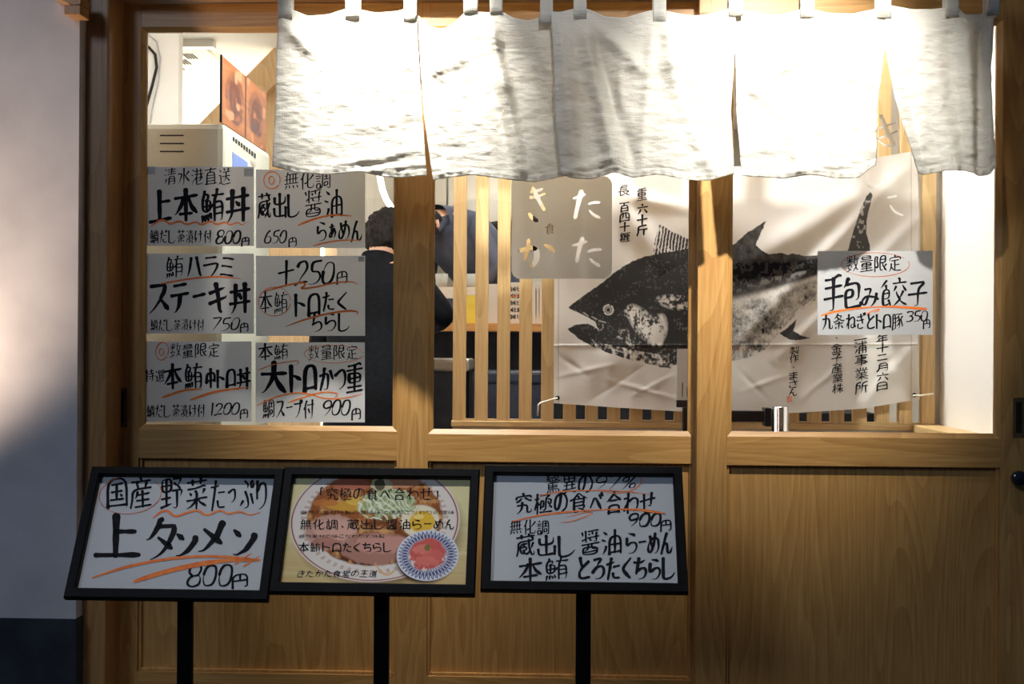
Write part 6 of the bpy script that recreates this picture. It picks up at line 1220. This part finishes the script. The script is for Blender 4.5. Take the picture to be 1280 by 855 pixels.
# 3
e, sf, _ = sign_stand([(603.6, 583), (850, 581.5), (863, 738.5), (602.8, 741)], [(615.8, 592.5), (839.5, 593), (849.7, 726.5), (614.5, 728)], 729.5, YS, 'rightmost menu stand, its paper reading 蔵出し醤油らーめん and 900円', M_paper2)
q3 = QX(590)
def f(k):
    k.text('驚異の', 680.8, 594, 742, 617, 2.4); k.text('97%', 743, 595, 797, 611, 2.0, slant=.2, widths=[.62, .62, .8]); k.text('究極の食べ合わせ', 643.6, 617, 820, 642, 2.9, widths=[1, 1.15, .85, 1.1, .9, 1, .9, .95])
    k.text('900', 785, 642, 827, 658, 2.8, slant=.2); k.text('円', 825, 650.5, 840, 663.6, 2.1); k.text('無化調', 636, 651, 687, 668.5, 2.0)
    k.text('蔵出し', 644, 670, 722, 696, 3.3); k.text('醤油', 725, 664, 778, 693.5, 3.2, widths=[1, 1.1]); k.text('らーめん', 781, 667, 842, 693, 3.0, widths=[1, .7, 1, 1])
    k.text('本鮪', 646, 699, 713, 726, 3.6); k.text('とろたくちらし', 722, 698, 845.5, 725, 3.5, widths=[.9, 1, 1.05, .8, 1, .95, 1])
def g(k):
    k.line([(q3(x), QY(y)) for x, y in ((228, 352), (400, 312), (600, 292), (800, 282), (950, 282), (1100, 306))], 2.0, ([0, .3, .6, .9, 1], [.5, .9, .5, 1.2, .6])); k.line([(q3(x), QY(y)) for x, y in ((510, 355), (560, 355), (650, 325), (700, 298), (640, 300), (540, 330))], .9)
    k.line([(q3(x), QY(y)) for x, y in ((380, 208), (500, 178), (800, 172), (1020, 197))], 1.1); k.ring(q3(840), QY(130), 28, 13, 1.0, -1.2, 2.4, -.1)
ink2(e, sf, f, g)
# 2: printed photograph of a ramen bowl
e, sf, (ix0, ix1, iy0, iy1, Pt) = sign_stand([(353.5, 584.5), (598, 585.3), (595.5, 742), (338.5, 743.5)], [(365, 596), (586, 596), (584, 728.5), (350.5, 729.5)], 474.5, YS, 'middle menu stand with a ramen bowl photograph and small raw fish dish', None)
def paint_ramen(U, V):
    # U, V over the sheet; sheet is 1.63 wide
    X = 350+U*235; X = X+(1-V)*0; Y = 596+V*133
    n1 = vn(U, V, 9, 6, 4, 31); n2 = vn(U, V, 22, 14, 3, 32); n3 = vn(U, V, 60, 36, 2, 33)
    c = np.ones(U.shape+(3,))*np.array(lin(226, 214, 160)); c = mixc(c, lin(200, 164, 104), (V-.35)*1.1+(vn(U, V, 3, 30, 2, 8)-.5)*.6)
    ex, ey, rx, ry = .478, .40, .475, .575
    d = np.sqrt(((U-ex)/rx)**2+((V-ey)/ry)**2)
    ds = np.sqrt(((U-ex-.03)/(rx*1.03))**2+((V-ey-.08)/(ry*1.0))**2); c = mixc(c, lin(90, 60, 36), (1.0-ds)*8*(d > .98)*.6)
    c = mixc(c, lin(228, 218, 206), (1.0-d)*60); c = mixc(c, lin(150, 40, 26), np.clip(1.3-abs(d-.965)*110, 0, 1)); 
    ang = np.arctan2((V-ey)/ry, (U-ex)/rx); 
    key = (np.sin(ang*58) > .2) & (d > .80) & (d < .86); c = mixc(c, lin(186, 150, 128), key*.6)
    d2 = np.sqrt(((U-ex)/(rx*.80))**2+((V-ey+.03)/(ry*.80))**2)
    sp_ = np.clip((1.0-d2+(n2-.5)*.06)*30, 0, 1)
    soup = np.ones(U.shape+(3,))*np.array(lin(158, 92, 46)); soup = mixc(soup, lin(84, 42, 24), n1*1.6-.45+(V-.45)*1.3); soup = mixc(soup, lin(214, 158, 100), (n2-.56)*5)
    c = c*(1-sp_[..., None])+soup*sp_[..., None]
    def blob(cx, cy, rx_, ry_, col, amt=1.0, rough=.25, nz=n2, rot=0):
        nonlocal c
        a = math.radians(rot); u = ((U-cx)*math.cos(a)+(V-cy)*math.sin(a))/rx_; v = (-(U-cx)*math.sin(a)+(V-cy)*math.cos(a))/ry_
        dd = np.sqrt(u*u+v*v)+(nz-.5)*rough; c = mixc(c, col, np.clip((1-dd)*9, 0, 1)*amt)
    blob(.24, .52, .16, .17, lin(200, 156, 138), .95, .35); blob(.26, .50, .12, .11, lin(222, 172, 152), .8, .6); blob(.22, .62, .10, .05, lin(170, 110, 92), .7, .8)
    blob(.50, .66, .21, .16, lin(182, 132, 114), .9, .45); blob(.52, .62, .15, .09, lin(208, 152, 136), .8, .7)
    blob(.33, .06, .11, .07, lin(186, 108, 84), .9, .5); blob(.60, .03, .13, .06, lin(214, 150, 112), .9, .5); blob(.50, .08, .06, .09, lin(210, 200, 160), .9, .8); blob(.49, .06, .03, .06, lin(70, 66, 44), .9, .6)
    blob(.30, .27, .14, .05, lin(214, 160, 62), .95, .5, rot=10); blob(.20, .24, .08, .04, lin(200, 120, 60), .8, .6); blob(.38, .22, .07, .045, lin(232, 188, 84), .9, .4)
    blob(.73, .40, .115, .16, lin(236, 224, 190), 1, .1); blob(.74, .41, .075, .11, lin(232, 186, 62), 1, .15); blob(.72, .36, .03, .03, lin(250, 226, 140), .7, .1)
    st = np.sin((U*60+V*34+n1*14)*2.2) > .0
    blob(.55, .24, .16, .13, lin(196, 206, 160), .9, .9); m_ = (np.sqrt(((U-.54)/.16)**2+((V-.26)/.15)**2) < 1) & st; c = mixc(c, lin(120, 140, 82), m_*.55); c = mixc(c, lin(240, 240, 214), ((np.sqrt(((U-.52)/.15)**2+((V-.27)/.13)**2) < 1) & (np.sin((U*-70+V*50+n1*12)*2) > .5))*.8)
    for nx_ in ((.46, .78, .55, .70), (.52, .95, .60, .78)):
        pass
    t = (U-.50)/.22; yl_ = .80+.10*np.sin(t*5); c = mixc(c, lin(220, 176, 110), ((abs(V-yl_) < .012) & (t > 0) & (t < .5))*.8)
    # small plate
    px, py, prx, pry = .783, .720, .170, .235
    dp_ = np.sqrt(((U-px)/prx)**2+((V-py)/pry)**2); dsh = np.sqrt(((U-px+.01)/(prx*1.03))**2+((V-py-.03)/(pry*1.03))**2)
    c = mixc(c, lin(60, 34, 22), (1-dsh)*10*.7); c = mixc(c, lin(216, 218, 224), (1-dp_)*60)
    an = np.arctan2((V-py)/pry, (U-px)/prx); pet = np.abs(np.sin(an*21)); r_ = (dp_-.55)/.37
    ring = (dp_ > .52) & (dp_ < .95) & ((np.abs(pet-np.clip(1.1*np.sin(np.clip(r_, 0, 1)*math.pi)**.45*.62+.05, 0, 1)) < .30))
    c = mixc(c, lin(44, 52, 110), ring*.9)
    blob(px-.004, py-.01, .105, .145, lin(206, 96, 86), 1, .35); blob(px-.03, py-.05, .05, .05, lin(228, 132, 118), .8, .7, n3); blob(px+.03, py+.0, .05, .06, lin(218, 112, 100), .7, .8, n3); blob(px-.01, py+.05, .07, .05, lin(224, 126, 112), .7, .8, n3)
    blob(px-.005, py-.07, .018, .03, lin(110, 120, 50), .9, .4); c = mixc(c, lin(230, 220, 214), ((dp_ < .62) & (dp_ > .46) & (n3 > .58) & (V > py))*.8)
    return c
P00 = Pt(ix0-.001, iy1+.001, -.0135); P10 = Pt(ix1+.001, iy1+.001, -.0135); P01 = Pt(ix0-.001, iy0-.001, -.0135)
grid_print('printed_photo', P00, P10, P01, 470, 270, paint_ramen, M_print, e)
k = Ink(sf, .0006)
k.text('「究極の食べ合わせ」', 397, 610.5, 551, 625.5, 1.7, rise=0, jit=.0, widths=[.6]+[1]*8+[.6])
k.text('無化調、蔵出し醤油らーめん', 374, 650, 569, 662, 1.7, rise=0, jit=.01, widths=[1, 1, 1, .6, 1.05, 1, .9, 1, 1, .85, .8, .85, .85])
k.text('本鮪トロたくちらし', 372.5, 679, 491, 690.5, 1.7, rise=0, jit=.01, widths=[1, 1, .9, .9, .9, .8, .9, .9, .9])
k.text('きたかた食堂の王道', 370.5, 713.5, 472, 721.5, 1.1, rise=0, slant=.2, jit=.02)
k.text('自然な素材特製の醤油味を使用こだわりの一二三'.replace('な', 'の').replace('を', 'に').replace('一二三', '理味'), 375, 638.5, 569, 643, .55, rise=0, jit=.01)
k.text('自然素材の味こだわりの特製', 373, 668.5, 481, 672.5, .55, rise=0, jit=.01)
k.build('lettering', M_ink, e)

for o in bpy.data.objects:
    if '_wl' in o: del o['_wl']
